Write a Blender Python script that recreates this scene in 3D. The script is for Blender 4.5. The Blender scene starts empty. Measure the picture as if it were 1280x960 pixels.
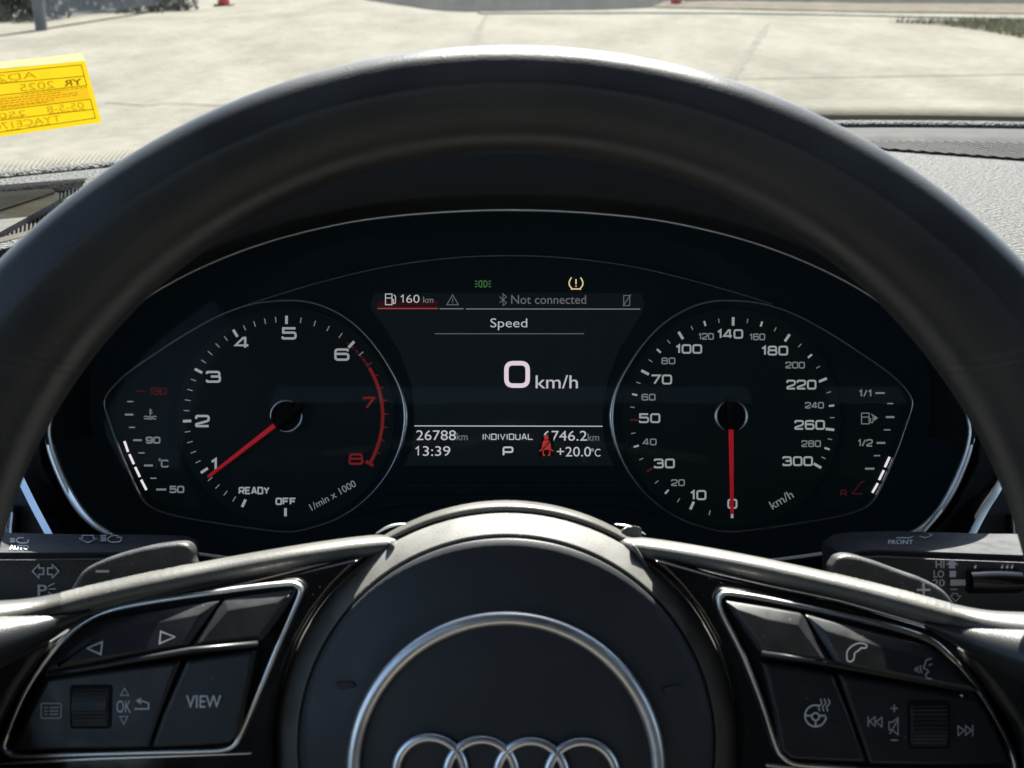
import bpy, bmesh, math, random
from mathutils import Vector, Matrix
random.seed(7)
R = math.radians
S = bpy.context.scene
COL = S.collection

# ------------------------------------------------------------------ camera
F = 1500.0                       # focal length in pixels of the 1280 px wide photograph
CAMZ = 1.20                      # eye height above the parking lot
PITCH = 20.0
RIG = Matrix.Translation((0, 0, CAMZ)) @ Matrix.Rotation(R(90 - PITCH), 4, 'X')
cam_d = bpy.data.cameras.new('camera'); cam = bpy.data.objects.new('camera', cam_d); COL.objects.link(cam)
cam.matrix_world = RIG
cam_d.sensor_width = 36; cam_d.lens = 36 * F / 1280
cam_d.clip_start = 0.01; cam_d.clip_end = 3000
cam_d.dof.use_dof = True; cam_d.dof.focus_distance = 0.52
cam_d.dof.aperture_fstop = 42.19 / 1.6
S.camera = cam

# ------------------------------------------------------------------ light
SUN_EL, SUN_AZ = 50.0, 8.0       # azimuth clockwise from straight ahead
W = bpy.data.worlds.new('World'); S.world = W; W.use_nodes = True
nt = W.node_tree; bg = nt.nodes['Background']
sky = nt.nodes.new('ShaderNodeTexSky'); sky.sky_type = 'NISHITA'; sky.sun_disc = False
sky.sun_elevation = R(SUN_EL); sky.sun_rotation = R(SUN_AZ)
nt.links.new(sky.outputs[0], bg.inputs[0]); bg.inputs[1].default_value = 0.05
sd = bpy.data.lights.new('sun', 'SUN'); sd.energy = 4.2; sd.angle = R(0.5); sd.color = (1, 0.96, 0.90)
sun = bpy.data.objects.new('sun', sd); COL.objects.link(sun)
sdir = Vector((math.sin(R(SUN_AZ)) * math.cos(R(SUN_EL)), math.cos(R(SUN_AZ)) * math.cos(R(SUN_EL)), math.sin(R(SUN_EL))))
sun.rotation_euler = sdir.to_track_quat('Z', 'Y').to_euler(); sun.location = (0, 3, 8)
EXPO = 2.5
S.view_settings.view_transform = 'Standard'; S.view_settings.look = 'None'
S.view_settings.exposure = EXPO; S.view_settings.gamma = 1.0
S.render.engine = 'CYCLES'
try:
    S.cycles.max_bounces = 10; S.cycles.transparent_max_bounces = 16
    S.cycles.sample_clamp_indirect = 4.0
except Exception: pass

# ------------------------------------------------------------------ materials
def srgb(r, g, b):
    f = lambda c: (c / 255 / 12.92) if c / 255 <= 0.04045 else ((c / 255 + 0.055) / 1.055) ** 2.4
    return (f(r), f(g), f(b), 1)
def mat(name, col, rough=0.5, metal=0.0, spec=0.5, bump=None, emit=None, var=None, coat=0.0, aniso=None):
    """bump = (kind, scale, strength, distance); var = (scale, amount) colour mottling in object space"""
    m = bpy.data.materials.new(name); m.use_nodes = True
    n = m.node_tree.nodes; l = m.node_tree.links; b = n['Principled BSDF']
    if len(col) == 3: col = (*col, 1)
    b.inputs['Base Color'].default_value = col; b.inputs['Roughness'].default_value = rough
    b.inputs['Metallic'].default_value = metal; b.inputs['Specular IOR Level'].default_value = spec
    if coat: b.inputs['Coat Weight'].default_value = coat; b.inputs['Coat Roughness'].default_value = 0.1
    tc = n.new('ShaderNodeTexCoord')
    if var:
        t = n.new('ShaderNodeTexNoise'); t.inputs['Scale'].default_value = var[0]; t.inputs['Detail'].default_value = 6
        l.new(tc.outputs['Object'], t.inputs['Vector'])
        r = n.new('ShaderNodeMapRange'); r.inputs[1].default_value = 0.3; r.inputs[2].default_value = 0.7
        r.inputs[3].default_value = 1 - var[1]; r.inputs[4].default_value = 1 + var[1]
        l.new(t.outputs['Fac'], r.inputs[0])
        mx = n.new('ShaderNodeVectorMath'); mx.operation = 'SCALE'; mx.inputs[0].default_value = col[:3]
        l.new(r.outputs[0], mx.inputs['Scale']); l.new(mx.outputs[0], b.inputs['Base Color'])
        rr = n.new('ShaderNodeMapRange'); rr.inputs[1].default_value = 0.3; rr.inputs[2].default_value = 0.7
        rr.inputs[3].default_value = max(0.02, rough - 0.08); rr.inputs[4].default_value = min(1, rough + 0.08)
        l.new(t.outputs['Fac'], rr.inputs[0]); l.new(rr.outputs[0], b.inputs['Roughness'])
    if bump:
        kind, sc, st, dist = bump
        t = n.new('ShaderNodeTexVoronoi' if kind == 'v' else 'ShaderNodeTexNoise')
        t.inputs['Scale'].default_value = sc
        if kind == 'n': t.inputs['Detail'].default_value = 3
        l.new(tc.outputs['Object'], t.inputs['Vector'])
        bp = n.new('ShaderNodeBump'); bp.inputs['Strength'].default_value = st; bp.inputs['Distance'].default_value = dist
        l.new(t.outputs['Distance' if kind == 'v' else 'Fac'], bp.inputs['Height']); l.new(bp.outputs[0], b.inputs['Normal'])
    if emit:
        b.inputs['Emission Color'].default_value = emit; b.inputs['Emission Strength'].default_value = 1 / 2 ** EXPO
    return m
M = {}
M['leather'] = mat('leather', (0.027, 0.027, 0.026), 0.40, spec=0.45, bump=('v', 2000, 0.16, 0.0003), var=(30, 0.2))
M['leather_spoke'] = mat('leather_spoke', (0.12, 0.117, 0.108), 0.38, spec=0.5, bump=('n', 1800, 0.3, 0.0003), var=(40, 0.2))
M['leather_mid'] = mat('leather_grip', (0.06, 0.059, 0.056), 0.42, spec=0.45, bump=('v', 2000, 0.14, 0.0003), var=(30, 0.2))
M['hub'] = mat('hub_vinyl', (0.032, 0.034, 0.038), 0.5, spec=0.5, bump=('n', 2600, 0.16, 0.0003), var=(60, 0.08))
M['hub_ring'] = mat('hub_ring_vinyl', (0.15, 0.146, 0.136), 0.52, spec=0.4, bump=('n', 2200, 0.3, 0.0003), var=(120, 0.2))
M['piano'] = mat('piano_black', (0.004, 0.004, 0.005), 0.10, coat=0.5, var=(80, 0.2))
M['button'] = mat('button_plastic', (0.018, 0.019, 0.021), 0.40, bump=('n', 3000, 0.12, 0.0002), var=(150, 0.1))
M['satin'] = mat('satin_chrome', (0.88, 0.88, 0.87), 0.38, metal=1.0, var=(90, 0.06))
M['chrome'] = mat('chrome', (0.92, 0.93, 0.94), 0.36, metal=1.0)
M['chrome_line'] = mat('chrome_line', (0.62, 0.63, 0.62), 0.3, metal=1.0)
M['decor'] = mat('brushed_decor', (0.62, 0.66, 0.70), 0.30, metal=1.0, var=(50, 0.05))
M['dash'] = mat('dash_grain', (0.095, 0.094, 0.090), 0.66, spec=0.28, bump=('n', 360, 1.0, 0.011), var=(360, 0.9))
M['dash_smooth'] = mat('dash_smooth', (0.045, 0.045, 0.044), 0.7, spec=0.06, bump=('n', 700, 0.3, 0.001), var=(40, 0.1))
M['dash_tan'] = mat('dash_vent_plastic', (0.030, 0.026, 0.020), 0.6, spec=0.2, var=(60, 0.15))
M['fascia'] = mat('fascia_plastic', (0.022, 0.023, 0.025), 0.5, bump=('n', 900, 0.3, 0.0006), var=(60, 0.12))
M['hood'] = mat('hood_plastic', (0.012, 0.012, 0.013), 0.65, spec=0.3, bump=('n', 900, 0.3, 0.0006), var=(60, 0.12))
M['black'] = mat('matt_black', (0.006, 0.006, 0.007), 0.7, spec=0.2)
M['face'] = mat('dial_face', (0.004, 0.005, 0.006), 0.6, spec=0.15, emit=srgb(2, 6, 9))
M['dial'] = mat('dial_plate', (0.004, 0.005, 0.006), 0.5, spec=0.15, emit=srgb(3, 8, 10))
M['screen'] = mat('screen_glow', (0.004, 0.004, 0.005), 0.4, spec=0.15, emit=srgb(9, 16, 19))
def glow(name, r, g, b): M[name] = mat(name, (0.02, 0.02, 0.02), 0.6, spec=0.1, emit=srgb(r, g, b))
glow('num', 146, 150, 152); glow('num_dim', 112, 116, 118); glow('white', 236, 228, 234); glow('txt', 186, 186, 190)
glow('txt_dim', 98, 100, 106); glow('pink', 222, 206, 220); glow('red', 98, 23, 25); glow('red_dim', 62, 17, 21)
glow('red_line', 150, 58, 66); glow('red_icon', 158, 46, 40); glow('red_glow', 40, 10, 16); glow('green', 62, 108, 58)
glow('amber', 226, 206, 150); glow('rule', 120, 124, 126)
M['needle'] = mat('needle_red', (0.35, 0.01, 0.015), 0.4, emit=srgb(128, 14, 24))
M['needle_core'] = mat('needle_core', (0.5, 0.03, 0.03), 0.4, emit=srgb(176, 34, 40))
M['print'] = mat('symbol_print', (0.70, 0.70, 0.71), 0.6)
M['print_dim'] = mat('symbol_print_grey', (0.50, 0.50, 0.51), 0.6)

def glass_mat(name, tint, refl, dust=0.0):
    m = bpy.data.materials.new(name); m.use_nodes = True
    n = m.node_tree.nodes; l = m.node_tree.links; n.remove(n['Principled BSDF'])
    tr = n.new('ShaderNodeBsdfTransparent'); tr.inputs[0].default_value = (*tint, 1)
    gl = n.new('ShaderNodeBsdfGlossy'); gl.inputs['Roughness'].default_value = 0.0
    # Schlick reflectance, the same from both sides of the pane
    ge = n.new('ShaderNodeNewGeometry'); dt = n.new('ShaderNodeVectorMath'); dt.operation = 'DOT_PRODUCT'
    l.new(ge.outputs['Normal'], dt.inputs[0]); l.new(ge.outputs['Incoming'], dt.inputs[1])
    def mt(op, a, b=None):
        k = n.new('ShaderNodeMath'); k.operation = op
        for i, x in enumerate((a, b)):
            if x is None: continue
            if isinstance(x, (int, float)): k.inputs[i].default_value = x
            else: l.new(x, k.inputs[i])
        return k.outputs[0]
    c = mt('ABSOLUTE', dt.outputs['Value']); p5 = mt('POWER', mt('SUBTRACT', 1.0, c), 5.0)
    fac = mt('MULTIPLY', mt('ADD', mt('MULTIPLY', p5, 0.96), 0.04), refl)
    mx = n.new('ShaderNodeMixShader'); l.new(fac, mx.inputs[0])
    l.new(tr.outputs[0], mx.inputs[1]); l.new(gl.outputs[0], mx.inputs[2])
    if dust:                      # thin dust film that scatters the sun
        tc = n.new('ShaderNodeTexCoord'); mp = n.new('ShaderNodeMapping'); mp.inputs['Rotation'].default_value = (0, 0, .6); mp.inputs['Scale'].default_value = (9, 1.2, 3)
        no = n.new('ShaderNodeTexNoise'); no.inputs['Scale'].default_value = 6; no.inputs['Detail'].default_value = 8; no.inputs['Roughness'].default_value = .7
        l.new(tc.outputs['Object'], mp.inputs[0]); l.new(mp.outputs[0], no.inputs['Vector'])
        sp = n.new('ShaderNodeTexVoronoi'); sp.inputs['Scale'].default_value = 200; l.new(tc.outputs['Object'], sp.inputs['Vector'])
        fl = mt('MULTIPLY', mt('MAXIMUM', mt('SUBTRACT', no.outputs['Fac'], .42), 0.0), dust)
        fs = mt('MULTIPLY', mt('LESS_THAN', sp.outputs['Distance'], .055), dust * 1.5)
        tl = n.new('ShaderNodeBsdfTranslucent'); tl.inputs[0].default_value = (.8, .78, .72, 1)
        m2 = n.new('ShaderNodeMixShader'); l.new(mt('ADD', fl, fs), m2.inputs[0]); l.new(tr.outputs[0], m2.inputs[1]); l.new(tl.outputs[0], m2.inputs[2]); l.new(m2.outputs[0], mx.inputs[1])
    l.new(mx.outputs[0], n['Material Output'].inputs[0]); return m
M['windshield'] = glass_mat('windshield_glass', (0.86, 0.88, 0.85), 0.6, .04)
M['lens'] = glass_mat('cluster_lens', (0.97, 0.97, 0.97), 0.10)

# ------------------------------------------------------------------ object helpers
def V(*a): return Vector(a)
def tag(o, label=None, cat=None, group=None, kind=None):
    if label: o['label'] = label
    if cat: o['category'] = cat
    if group: o['group'] = group
    if kind: o['kind'] = kind
    return o
ORG = {}; WORLD = set()
def empty(name, base, world=False):
    """Empty at a thing's base; base in rig coordinates (world ones if world=True)"""
    o = bpy.data.objects.new(name, None); COL.objects.link(o); o.empty_display_size = 0.02
    b = Vector(base) if world else RIG @ Vector(base)
    o.matrix_world = Matrix.Translation(b); ORG[o.name] = b
    if world: WORLD.add(o.name)
    return o
def link(name, me, m, parent=None, smooth=None, world=False, rig=False):
    """mesh vertices are in rig (or world) coordinates; re-based on the parent's origin"""
    if parent is not None and parent.name in WORLD: world = not rig
    if not world: me.transform(RIG)
    o = bpy.data.objects.new(name, me); COL.objects.link(o)
    if m is not None:
        me.materials.clear(); me.materials.append(M[m] if isinstance(m, str) else m)
    if me.get('slab'):
        for p_ in me.polygons: p_.use_smooth = True
    elif smooth is not None:
        me.shade_smooth()
        if smooth < 180: me.set_sharp_from_angle(angle=R(smooth))
    if parent is not None:
        base = ORG[parent.name]; o.parent = parent
        if parent.name in WORLD: WORLD.add(o.name)
    else:
        base = sum((v.co for v in me.vertices), Vector()) / max(1, len(me.vertices)); o.location = base
    me.transform(Matrix.Translation(-base)); ORG[o.name] = base
    return o
def from_bm(bm, name='m'):
    bmesh.ops.recalc_face_normals(bm, faces=bm.faces[:])
    me = bpy.data.meshes.new(name); bm.to_mesh(me); bm.free(); return me
def P(px, py, w): return Vector(((px - 640) / F * w, (480 - py) / F * w, -w))
def PX(pts, w): return [P(x, y, w) for x, y in pts]
def area2(p): return sum(p[i][0] * p[(i + 1) % len(p)][1] - p[(i + 1) % len(p)][0] * p[i][1] for i in range(len(p))) / 2
def catmull(pts, n=6, closed=True):
    N = len(pts); out = []
    for i in range(N if closed else N - 1):
        if closed: p = [pts[(i + k) % N] for k in (-1, 0, 1, 2)]
        else: p = [pts[max(0, min(N - 1, i + k))] for k in (-1, 0, 1, 2)]
        for j in range(n):
            t = j / n; q = []
            for c in range(len(pts[0])):
                a, b, d, e = (v[c] for v in p)
                q.append(0.5 * (2 * b + (d - a) * t + (2 * a - 5 * b + 4 * d - e) * t * t + (3 * b - a - 3 * d + e) * t ** 3))
            out.append(tuple(q))
    if not closed: out.append(tuple(pts[-1]))
    return out
def rounded(pts, r, n=4, closed=True):
    out = []; N = len(pts); rr = r if isinstance(r, (list, tuple)) else [r] * N
    for i in range(N):
        if not closed and i in (0, N - 1): out.append(pts[i]); continue
        a, b, c = Vector(pts[i - 1]), Vector(pts[i]), Vector(pts[(i + 1) % N])
        u, v = a - b, c - b; k = min(rr[i], 0.48 * u.length, 0.48 * v.length)
        if k < 1e-6: out.append(tuple(b)); continue
        s, e = b + u.normalized() * k, b + v.normalized() * k
        for j in range(n + 1):
            t = j / n; out.append(tuple((1 - t) ** 2 * s + 2 * t * (1 - t) * b + t * t * e))
    return out
def offset(p, d):
    """inset (d>0) a closed 2-D polygon"""
    sgn = 1 if area2(p) > 0 else -1; N = len(p); out = []
    for i in range(N):
        a, b, c = Vector(p[i - 1]), Vector(p[i]), Vector(p[(i + 1) % N])
        t1 = (b - a); t2 = (c - b)
        if t1.length < 1e-9 or t2.length < 1e-9: t1 = t2 = (c - a)
        n1 = Vector((-t1.y, t1.x)).normalized(); n2 = Vector((-t2.y, t2.x)).normalized()
        m = n1 + n2
        m = m / max(0.35, m.length_squared / 2) if m.length > 1e-6 else n1
        out.append(tuple(b + m * (d[i] if isinstance(d, list) else d) * sgn))
    return out
def upness(p):
    """how far the outward normal of each outline point faces up (0..1), smoothed"""
    sgn = 1 if area2(p) > 0 else -1; N = len(p); u = []
    for i in range(N):
        t = Vector(p[(i + 1) % N]) - Vector(p[i - 1]); n_ = Vector((t.y, -t.x)) * sgn
        u.append(1.0 if n_.length > 1e-9 and n_.normalized().y > .35 else 0.0)
    return u
def slab(pts, w, depth, bevel=0.0, slope=0.0, y0=480.0, top=None, rad=0.0):
    """solid whose front outline is given in photograph pixels on the plane w; slope tips the top edge away"""
    k = w / F
    p2 = [((x - 640) * k, (480 - y) * k) for x, y in pts]
    if area2(p2) < 0: p2.reverse()
    raw = p2; rk = rad * k
    if rad: p2 = rounded(raw, rk)
    up_ = upness(raw) if top else None
    rings = [(0.0, -depth)]
    if bevel and top and slope > .1: rings += [(bevel * a, -bevel * b) for a, b in ((0, 1), (.05, .84), (.16, .68), (.84, .10), (.93, .03), (1, 0))]
    elif bevel: rings += [(bevel * (1 - math.cos(R(a))), -bevel * (1 - math.sin(R(a)))) for a in (0, 30, 60, 90)]
    else: rings += [(0.0, 0.0)]
    bm = bmesh.new(); prev = None; vy0 = (480 - y0) * k; N = len(p2)
    corner = [(Vector(p2[i]) - Vector(p2[i - 1])).angle(Vector(p2[(i + 1) % N]) - Vector(p2[i]), 0) > R(33) for i in range(N)]
    for ins, dz in rings:
        if rad:
            q = offset(raw, [ins + (top - bevel) * ins / bevel * u ** 2 for u in up_] if top else ins) if ins else raw
            q = rounded(q, max(rk * .25, rk - ins))
        else: q = offset(p2, ins) if ins else p2
        vs = [bm.verts.new((x, y, -w + dz - slope * (y - vy0))) for x, y in q]
        if prev is None:
            f = bm.faces.new(list(reversed(vs)))
            for e in f.edges: e.smooth = False
        else:
            for i in range(N):
                j = (i + 1) % N; bm.faces.new((prev[i], prev[j], vs[j], vs[i]))
                if corner[i]: bm.edges.get((prev[i], vs[i])).smooth = False
        prev = vs
    f = bm.faces.new(prev)
    for e in f.edges: e.smooth = False
    me = from_bm(bm); me['slab'] = 1
    return me
def flat(pts, w, slope=0.0, y0=480.0):
    bm = bmesh.new(); k = w / F
    p2 = [((x - 640) * k, (480 - y) * k) for x, y in pts]
    if area2(p2) < 0: p2.reverse()
    bm.faces.new([bm.verts.new((x, y, -w - slope * (y - (480 - y0) * k))) for x, y in p2])
    me = bpy.data.meshes.new('m'); bm.to_mesh(me); bm.free(); return me
def ribbon(bm, pts, wd, conv, closed=False):
    """a flat line of width wd along 2-D pts; conv maps 2-D -> 3-D"""
    N = len(pts); L = []; Q = []
    for i in range(N):
        a = Vector(pts[(i - 1) % N]) if (closed or i) else None
        c = Vector(pts[(i + 1) % N]) if (closed or i < N - 1) else None
        b = Vector(pts[i]); t1 = (b - a).normalized() if a is not None else None; t2 = (c - b).normalized() if c is not None else None
        if t1 is None: t1 = t2
        if t2 is None: t2 = t1
        n1 = Vector((-t1.y, t1.x)); n2 = Vector((-t2.y, t2.x)); m = n1 + n2
        m = m / max(0.4, m.length_squared / 2) if m.length > 1e-5 else n1
        h = wd(i / max(1, N - 1)) if callable(wd) else wd
        L.append(bm.verts.new(conv(*(b + m * h / 2)))); Q.append(bm.verts.new(conv(*(b - m * h / 2))))
    for i in range(N if closed else N - 1):
        j = (i + 1) % N; bm.faces.new((L[i], Q[i], Q[j], L[j]))
def strokes(lines, wd, w, slope=0.0, y0=480.0, lift=0.0, conv=None):
    """lines: list of (pts, closed) in photograph pixels -> one flat printed mesh"""
    bm = bmesh.new()
    if conv is None:
        k = w / F
        conv = lambda x, y: Vector(((x - 640) * k, (480 - y) * k, -w + lift - slope * ((480 - y) * k - (480 - y0) * k)))
    for ln in lines:
        pts, closed = (ln, False) if not (isinstance(ln, tuple) and isinstance(ln[1], bool)) else ln
        ribbon(bm, pts, wd, conv, closed)
    for f in bm.faces:
        f.normal_update()
        if f.normal.z < 0: f.normal_flip()
    me = bpy.data.meshes.new('m'); bm.to_mesh(me); bm.free(); return me
def tube(path, ra, rb=None, closed=False, seg=12, up=Vector((0, 0, 1)), caps=True, exp=2.0):
    """path of rig points; ra radius across (perpendicular to up), rb radius along up"""
    bm = bmesh.new(); N = len(path); rings = []
    fa = ra if callable(ra) else (lambda t: ra); fb = (rb if callable(rb) else (lambda t: rb)) if rb is not None else fa
    for i in range(N):
        a = path[i - 1] if (closed or i) else path[i]; c = path[(i + 1) % N] if (closed or i < N - 1) else path[i]
        T = (c - a).normalized(); n = T.cross(up).normalized(); b = n.cross(T).normalized()
        t = i / (N if closed else N - 1); A, B = fa(t), fb(t); vs = []
        for j in range(seg):
            ph = 2 * math.pi * j / seg; cc, ss = math.cos(ph), math.sin(ph)
            cc = math.copysign(abs(cc) ** (2 / exp), cc); ss = math.copysign(abs(ss) ** (2 / exp), ss)
            vs.append(bm.verts.new(path[i] + n * A * cc + b * B * ss))
        rings.append(vs)
    for i in range(N if closed else N - 1):
        p, q = rings[i], rings[(i + 1) % N]
        for j in range(seg):
            k = (j + 1) % seg; bm.faces.new((p[j], p[k], q[k], q[j]))
    if caps and not closed: bm.faces.new(list(reversed(rings[0]))); bm.faces.new(rings[-1])
    return from_bm(bm)
def circle(cx, cy, r, n=64, a0=0, a1=360):
    full = abs(a1 - a0) >= 360
    return [(cx + r * math.cos(R(a0 + (a1 - a0) * i / n)), cy - r * math.sin(R(a0 + (a1 - a0) * i / n))) for i in range(n if full else n + 1)]
def join(*mes):
    bm = bmesh.new()
    for m in mes: bm.from_mesh(m)
    me = bpy.data.meshes.new('m'); bm.to_mesh(me); bm.free(); return me
def box_px(x0, y0, x1, y1): return [(x0, y0), (x1, y0), (x1, y1), (x0, y1)]
def wbox(x0, x1, y0, y1, z0, z1):
    bm = bmesh.new(); bmesh.ops.create_cube(bm, size=1)
    for v in bm.verts: v.co = Vector(((x0 + x1) / 2 + v.co.x * (x1 - x0), (y0 + y1) / 2 + v.co.y * (y1 - y0), (z0 + z1) / 2 + v.co.z * (z1 - z0)))
    return from_bm(bm)
TXT = {}
def glyphs(s, weight=0.0):
    if (s, weight) in TXT: return TXT[(s, weight)].copy()
    cu = bpy.data.curves.new('t', 'FONT'); cu.body = s; cu.size = 1; cu.offset = weight; cu.resolution_u = 4
    o = bpy.data.objects.new('t', cu); COL.objects.link(o)
    dg = bpy.context.evaluated_depsgraph_get(); me = bpy.data.meshes.new_from_object(o.evaluated_get(dg))
    bpy.data.objects.remove(o); bpy.data.curves.remove(cu); me.materials.clear()
    TXT[(s, weight)] = me; return me.copy()
def text(s, box, w, weight=0.0, rot=0.0, slope=0.0, y0=480.0, lift=0.0, mirror=False, conv=None):
    """lettering fitted into the pixel box (x0,y0,x1,y1); rot in degrees about the box centre"""
    me = glyphs(s, weight); xs = [v.co.x for v in me.vertices]; ys = [v.co.y for v in me.vertices]
    a, b, c, d = min(xs), max(xs), min(ys), max(ys); x0, t0, x1, t1 = box; cx, cy = (x0 + x1) / 2, (t0 + t1) / 2
    k = w / F; cr, sr = math.cos(R(rot)), math.sin(R(rot))
    for v in me.vertices:
        fx = (v.co.x - a) / (b - a); fy = (v.co.y - c) / (d - c)
        if mirror: fx = 1 - fx
        dx = (fx - 0.5) * (x1 - x0); dy = (fy - 0.5) * (t1 - t0)
        X, Y = cx + dx * cr - dy * sr, cy - (dx * sr + dy * cr)
        if conv: v.co = conv(X, Y)
        else: v.co = Vector(((X - 640) * k, (480 - Y) * k, -w + lift - slope * ((480 - Y) * k - (480 - y0) * k)))
    return me
# squarish wide stroke lettering of the dials: unit box, y up
G = {
 '0': [([(0, 0), (1, 0), (1, 1), (0, 1)], True)], '1': [([(0, .74), (.8, 1), (.8, 0)], False)],
 '2': [([(0, .72), (0, 1), (1, 1), (1, .52), (0, .2), (0, 0), (1, 0)], False)],
 '3': [([(0, .8), (0, 1), (.96, 1), (.96, .53), (.3, .53)], False), ([(.8, .53), (1, .53), (1, 0), (0, 0), (0, .2)], False)],
 '4': [([(.76, 0), (.76, 1), (.6, 1), (0, .24), (1, .24)], False)],
 '5': [([(1, 1), (.05, 1), (.05, .58), (1, .58), (1, 0), (0, 0), (0, .2)], False)],
 '6': [([(.95, .82), (.95, 1), (0, 1), (0, 0), (1, 0), (1, .57), (.03, .57)], False)],
 '7': [([(0, 1), (1, 1), (.35, 0)], False)],
 '8': [([(.04, .54), (.96, .54), (.96, 1), (.04, 1)], True), ([(0, 0), (1, 0), (1, .54), (0, .54)], True)],
 '9': [([(.05, .18), (.05, 0), (1, 0), (1, 1), (0, 1), (0, .43), (.97, .43)], False)],
 'R': [([(0, 0), (0, 1), (1, 1), (1, .42), (0, .42)], False), ([(.6, .42), (1, 0)], False)],
 'E': [([(1, 1), (0, 1), (0, 0), (1, 0)], False), ([(0, .52), (.85, .52)], False)],
 'A': [([(0, 0), (.42, 1), (.58, 1), (1, 0)], False), ([(.16, .3), (.84, .3)], False)],
 'D': [([(0, 0), (.9, 0), (1, .1), (1, .9), (.9, 1), (0, 1)], True)], 'Y': [([(0, 1), (.5, .45), (1, 1)], False), ([(.5, .45), (.5, 0)], False)],
 'O': [([(0, 0), (1, 0), (1, 1), (0, 1)], True)], 'F': [([(0, 0), (0, 1), (1, 1)], False), ([(0, .5), (.85, .5)], False)],
 'I': [([(.5, 0), (.5, 1)], False)], 'N': [([(0, 0), (0, 1), (1, 0), (1, 1)], False)], 'V': [([(0, 1), (.5, 0), (1, 1)], False)],
 'U': [([(0, 1), (0, 0), (1, 0), (1, 1)], False)], 'L': [([(0, 1), (0, 0), (1, 0)], False)],
 'P': [([(0, 0), (0, 1), (1, 1), (1, .4), (0, .4)], False)], 'C': [([(1, .8), (1, 1), (0, 1), (0, 0), (1, 0), (1, .2)], False)],
 '/': [([(0, 0), (1, 1)], False)],
}
GW = {'1': 0.42, 'I': 0.15, '/': 0.55}
def dial_text(s, box, wd, w, lift=0.0):
    x0, y0, x1, y1 = box; h = wd / 2; x0 += h; x1 -= h; y0 += h; y1 -= h
    gap = 0.34 if not s.isalpha() else 0.42
    tot = sum(GW.get(c, 1) for c in s) + gap * (len(s) - 1); u = (x1 - x0) / tot; x = x0; lines = []
    for c in s:
        g = GW.get(c, 1) * u
        for pts, cl in G[c]:
            q = [(x + a * g, y1 - b * (y1 - y0)) for a, b in pts]
            r = (0.24 if c != '5' else [0, 0, 0, .24, .24, .2, 0]) if c in '0235689OPRCU' else 0.0
            mn = min(abs(y1 - y0), g)
            if r: r = [k_ * mn for k_ in r] if isinstance(r, list) else r * mn
            lines.append((rounded(q, r, 4, cl) if r else q, cl))
        x += g + gap * u
    return strokes(lines, wd, w, lift=lift)

# ================================================================== SETTING OUTSIDE
def conc(name, base, dark, sc):
    m = bpy.data.materials.new(name); m.use_nodes = True; n = m.node_tree.nodes; l = m.node_tree.links; b = n['Principled BSDF']
    tc = n.new('ShaderNodeTexCoord'); a = n.new('ShaderNodeTexNoise'); a.inputs['Scale'].default_value = sc; a.inputs['Detail'].default_value = 9; a.inputs['Roughness'].default_value = 0.65
    mp = n.new('ShaderNodeMapping'); mp.inputs['Scale'].default_value = (1, 0.35, 1)
    l.new(tc.outputs['Object'], mp.inputs[0]); l.new(mp.outputs[0], a.inputs['Vector'])
    r = n.new('ShaderNodeValToRGB'); r.color_ramp.elements[0].position = 0.36; r.color_ramp.elements[0].color = dark; r.color_ramp.elements[1].position = 0.6; r.color_ramp.elements[1].color = base
    l.new(a.outputs['Fac'], r.inputs[0])
    f = n.new('ShaderNodeTexNoise'); f.inputs['Scale'].default_value = 6.5; f.inputs['Detail'].default_value = 4; l.new(tc.outputs['Object'], f.inputs['Vector'])
    mr = n.new('ShaderNodeMapRange'); mr.inputs[1].default_value = .3; mr.inputs[2].default_value = .7; mr.inputs[3].default_value = .86; mr.inputs[4].default_value = 1.11
    l.new(f.outputs['Fac'], mr.inputs[0]); sm = n.new('ShaderNodeVectorMath'); sm.operation = 'SCALE'
    l.new(r.outputs[0], sm.inputs[0]); l.new(mr.outputs[0], sm.inputs['Scale']); l.new(sm.outputs[0], b.inputs['Base Color'])
    b.inputs['Roughness'].default_value = 0.95; b.inputs['Specular IOR Level'].default_value = 0.08
    bp = n.new('ShaderNodeBump'); bp.inputs['Strength'].default_value = .3; bp.inputs['Distance'].default_value = .02
    l.new(f.outputs['Fac'], bp.inputs['Height']); l.new(bp.outputs[0], b.inputs['Normal']); return m
M['lot'] = conc('parking_lot_concrete', (0.146, 0.138, 0.115, 1), (0.108, 0.101, 0.083, 1), 0.9)
M['asphalt_shade'] = conc('road_shade_asphalt', (0.006, 0.007, 0.0073, 1), (0.003, 0.0037, 0.004, 1), 3.0)  # very dark tone, also carries the painted tree shade
M['kerb'] = conc('kerb_concrete', (0.18, 0.175, 0.155, 1), (0.14, 0.135, 0.12, 1), 2.0)
M['soil'] = conc('verge_soil', (0.09, 0.076, 0.056, 1), (0.06, 0.05, 0.035, 1), 2.5)
M['grass'] = mat('grass_blades', (0.17, 0.165, 0.07), 0.8, var=(3, 0.4))
M['post'] = mat('galvanised_post', (0.10, 0.108, 0.12), 0.6)
M['wire'] = mat('galvanised_wire', (0.20, 0.22, 0.24), 0.7, spec=0.2)
M['leaf'] = mat('shrub_leaf', (0.035, 0.045, 0.03), 0.7, var=(6, 0.4))
M['bark'] = mat('shrub_stem', (0.05, 0.04, 0.03), 0.8)
M['cone'] = mat('cone_orange', (0.72, 0.05, 0.02), 0.5)
M['cone_base'] = mat('cone_rubber', (0.03, 0.03, 0.03), 0.7)
M['cone_band'] = mat('cone_band', (0.8, 0.8, 0.78), 0.4)

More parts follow.
